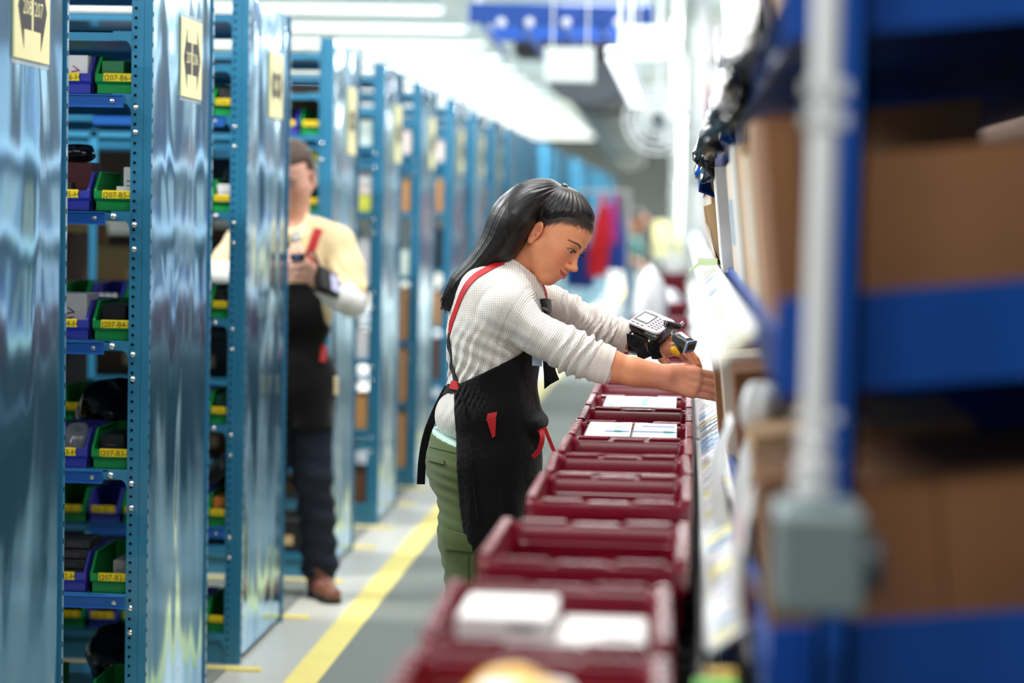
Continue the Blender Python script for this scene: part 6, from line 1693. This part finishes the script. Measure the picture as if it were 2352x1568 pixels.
# ================================================================ OVERHEAD AND FAR THINGS
m_wp = mat('white_sign_panel', (196, 206, 202), .5, var=.03)
m_duct = mat('dark_duct', (64, 72, 76), .6, var=.15)
m_bb = mat('blue_overhead_beam', (22, 84, 176), .45, var=.1)
m_post = mat('pale_post', (214, 222, 220), .5, var=.05)
ov = thing('overhead_conveyor', 'blue and dark overhead conveyor crossing high above the aisle', 'conveyor', (0, 15, 2.8))
def pb(b, px0, py0, px1, py1, Y, dy, c=.01):
    a, d = at(px0, py1, Y), at(px1, py0, Y); return b.box(a.x, d.x, Y, Y+dy, a.z, d.z, b=c)
pb(MB(), 1075, 12, 1500, 52, 15.0, .12).build('beam', m_bb, ov)
pb(MB(), 1130, 60, 1440, 92, 16.2, .12).build('beam', m_bb, ov)
pb(MB(), 1180, 98, 1400, 126, 17.5, .6).build('belt_bed', mat('belt_dark', (26, 26, 30), .7), ov)
for px in (1110, 1200, 1290, 1380, 1470):
    a = at(px, 52, 15.0); MB().tube([(a.x, 15.06, a.z-.02), (a.x+.05, 16.3, a.z-.12)], .02, 8).build('brace', m_bb, ov)
for px in (1150, 1215, 1300, 1420):
    a = at(px, 50, 14.9); MB().lathe([(.03, 0), (.03, -.04), (.01, -.05)], (a.x, 14.98, a.z), 12, 'y').build('roller_end', m_conduit, ov)
for px in (1100, 1480):
    a = at(px, 20, 15.0); MB().tube([(a.x, 15.05, a.z), (a.x, 15.05, CEIL)], .02, 8).build('hanger', m_post, ov)
def panel(px0, py0, px1, py1, Y, lb):
    a, d = at(px0, py1, Y), at(px1, py0, Y)
    t = thing('white_sign', lb, 'sign', ((a.x+d.x)/2, Y, a.z), group='white hanging panels')
    MB().box(a.x, d.x, Y, Y+.03, a.z, d.z, b=.012).build('panel', m_wp, t)
    for x in (a.x+.05, d.x-.05): MB().tube([(x, Y+.015, d.z-.01), (x, Y+.015, CEIL)], .006, 6).build('wire', m_post, t)
panel(1248, 108, 1368, 190, 14.0, 'white rounded panel hanging below the overhead conveyor')
panel(1428, 58, 1535, 142, 13.5, 'white panel hanging right of the overhead conveyor')
# long dark duct under the ceiling
du = thing('air_duct', 'dark air duct running away under the ceiling', 'duct', (-1.2, 20, 2.9))
P = [at(1345, 185, 16), at(1385, 215, 19.5), at(1430, 330, 36), at(1450, 375, 60)]
for a, b_, r in ((P[0], P[1], .26), (P[1], P[2], .30), (P[2], P[3], .34)):
    MB().tube([a, b_], r, 18, True, .6).build('duct_section', m_duct, du, smooth=True)
# slanting long lamp
a, b_ = at(1416, 132, 10.5), at(1505, 300, 19)
ll = thing('lengthwise_lamp', 'bright lamp running lengthwise beside the round fan', 'lamp', ((a+b_)/2))
MB().box(a.x-.055, a.x+.055, 10.5, 12.6, a.z+.0, a.z+.05, b=.01).build('housing', m_fix, ll)
MB().box(a.x-.05, a.x+.05, 10.52, 12.58, a.z-.012, a.z, b=.004).build('tube', m_tube, ll)
MB().box(a.x-.055, a.x+.055, 12.75, 15.2, a.z+.0, a.z+.05, b=.01).build('housing', m_fix, ll)
MB().box(a.x-.05, a.x+.05, 12.77, 15.18, a.z-.012, a.z, b=.004).build('tube', m_tube, ll)
for y in (10.9, 12.3, 13.1, 14.8): MB().tube([(a.x, y, a.z+.04), (a.x, y, CEIL)], .008, 6).build('hanger', m_post, ll)
# round fan
fc = at(1512, 275, 16)
fn = thing('ceiling_fan', 'round caged fan hanging at the right of the aisle', 'fan', fc)
rr = .235
b = MB()
for r_ in (rr, rr*.8, rr*.6, rr*.4):
    b.tube([(fc.x+r_*math.cos(t), 16-.05*(1-r_/rr), fc.z+r_*math.sin(t)) for t in np.linspace(0, 2*math.pi, 33)], .006, 6, False)
b.build('cage', m_post, fn, smooth=True)
for q in range(12):
    t = q*math.pi/6; MB().tube([(fc.x+.04*math.cos(t), 15.95, fc.z+.04*math.sin(t)), (fc.x+rr*math.cos(t), 16, fc.z+rr*math.sin(t))], .004, 5).build('cage_wire', m_post, fn)
for q in range(4):
    t = q*math.pi/2+.4; u = Vector((math.cos(t), 0, math.sin(t))); w = Vector((-math.sin(t), .35, math.cos(t))); c0 = Vector((fc.x, 16.06, fc.z))
    MB().sheet([[c0+u*(.04+.15*s)+w*(k*.05*(1-.3*s)) for k in (-1, 0, 1)] for s in (0, .5, 1)], .004).build('blade', m_wp, fn, smooth=True)
MB().lathe([(.04, 0), (.05, .05), (.05, .14), (.03, .16)], (fc.x, 15.95, fc.z), 16, 'y').build('motor', m_duct, fn, smooth=True)
MB().tube([(fc.x, 16.08, fc.z+.04), (fc.x, 16.08, CEIL)], .015, 8).build('hanger', m_post, fn)
# pale tall posts, rungs and boxes at the far right above the totes
for i, (px, Y) in enumerate(((1545, 22), (1575, 20), (1606, 18.5), (1560, 30))):
    a = at(px, 490, Y)
    o = MB().box(a.x-.03, a.x+.03, Y, Y+.05, 0, CEIL, b=.006).build('tall_post', m_post, None, org=(a.x, Y, 0), label='tall pale post rising to the ceiling, %s' % ('left of the pinkish boxes', 'among the pinkish boxes', 'right of the pinkish boxes, nearest the rack', 'thin and furthest away')[i], cat='post', group='tall pale posts')
ch = thing('hanging_chain', 'pale ladder of clips hanging beside the tall posts', 'chain', at(1550, 300, 18))
for i in range(16):
    a = at(1552+i*.3, 20+i*26, 18); MB().lathe([(.028, 0), (.028, .02), (.012, .03), (.012, 0)], a, 10).build('clip', m_post, ch, smooth=True)
MB().tube([at(1552, 10, 18), Vector((at(1552, 10, 18).x, 18, CEIL))], .01, 6).build('cord', m_post, ch)
MB().tube([at(1552, 10, 18), at(1557, 410, 18)], .008, 6).build('cord', m_post, ch)
m_pinkish = mat('salmon_carton', (226, 160, 146), .7, var=.06)
sh = thing('tall_shelf', 'pale tall shelving at the far right, above the conveyor end', 'shelf', (.35, 19, 0))
for z in (.4, 1.2, 1.75, 2.2, 2.7): MB().box(.05, .9, 18.6, 26, z, z+.03).build('shelf', m_post, sh)
for (x, y) in ((.05, 18.6), (.87, 18.6), (.05, 22), (.05, 25.9)): MB().box(x, x+.03, y, y+.04, 0, 3.3).build('post', m_post, sh)
for i, (z, h, m) in enumerate(((1.23, .3, m_wcard), (1.78, .3, m_pinkish), (2.23, .32, m_pinkish), (2.73, .3, m_wcard), (.43, .5, m_wcard))):
    carton('carton', .10, .45, 18.7, 19.2, z, z+h, m, '%s carton on the pale tall shelving, level %s' % ('salmon' if m is m_pinkish else 'white', ('two', 'three', 'four', 'five', 'one')[i]), 'cartons on the pale shelving')
# yellow boxes by the far worker
for i, (px0, py0, px1, py1, Y) in enumerate(((1500, 508, 1560, 548, 23), (1500, 550, 1565, 590, 22.6))):
    a, d = at(px0, py1, Y), at(px1, py0, Y)
    carton('yellow_crate', a.x, d.x, Y, Y+.4, a.z+.002, d.z, mat('pale_yellow_plastic', (246, 238, 176), .4, var=.06), ('upper', 'lower')[i]+' yellow crate stacked in the blur past the worker', 'yellow crates', cat='crate')
a, d = at(1500, 650, 22.6), at(1565, 591, 22.6)
ys = thing('crate_stand', 'pale stand under the yellow crates', 'stand', ((a.x+d.x)/2, 22.8, 0))
MB().box(a.x, d.x, 22.6, 23.4, d.z-.04, d.z).build('top', m_post, ys)
for x in (a.x+.02, d.x-.02):
    for y in (22.65, 23.35): MB().box(x-.015, x+.015, y-.015, y+.015, 0, d.z-.04).build('leg', m_post, ys)
# hanging coloured aprons on a rail
ra = at(1330, 440, 20); rb = at(1445, 440, 20)
rl_ = thing('garment_rail', 'pale rail holding red, purple and blue cloths down the aisle', 'rail', ((ra.x+rb.x)/2, 20, 0))
MB().tube([(ra.x, 20, ra.z), (rb.x, 20, rb.z)], .012, 8).build('bar', m_post, rl_)
for x in (ra.x, rb.x): MB().tube([(x, 20, 0), (x, 20, ra.z)], .012, 8).build('post', m_post, rl_)
def cloth(px, py0, py1, wpx, Y, m, lb, seed, v0=0.0):
    tp, bt = at(px, py0, Y), at(px, py1, Y); w = wpx*Y/FPX; rows = []
    for i in range(15):
        v = i/14; row = []
        for j in range(19):
            a = 2*math.pi*j/18; rr_ = w/2*(.12+.88*math.sin(min(1, max(0, v-v0)*1.4/(1-v0))*math.pi/2))*(1-.25*max(0, v-.8)*5*.5)
            f = 1+.12*math.sin(5*a+seed+v)
            row.append((tp.x+rr_*f*math.cos(a)+.02*math.sin(v*4+seed), Y+.35*rr_*f*math.sin(a), tp.z+(bt.z-tp.z)*v))
        rows.append(row)
    o = MB().sheet(rows).build('hanging_cloth', m, None, smooth=True, org=(tp.x, Y, tp.z), auto=None)
    tag(o, lb, 'clothes', 'cloths on the rail'); return o
cloth(1380, 441, 636, 44, 19.98, mat('red_cloth', (236, 26, 40), .7), 'bright red cloth hanging on the rail behind the woman', 1)
cloth(1411, 441, 560, 30, 20.02, mat('purple_cloth', (196, 60, 150), .7), 'magenta cloth hanging right of the red one', 2)
cloth(1338, 441, 660, 66, 20.0, mat('navy_cloth', (22, 52, 136), .7), 'navy cloth hanging low left of the red one', 3, .42)
cloth(1418, 441, 620, 50, 20.06, mat('blue_cloth', (36, 78, 176), .7), 'blue cloth behind the magenta one', 4)
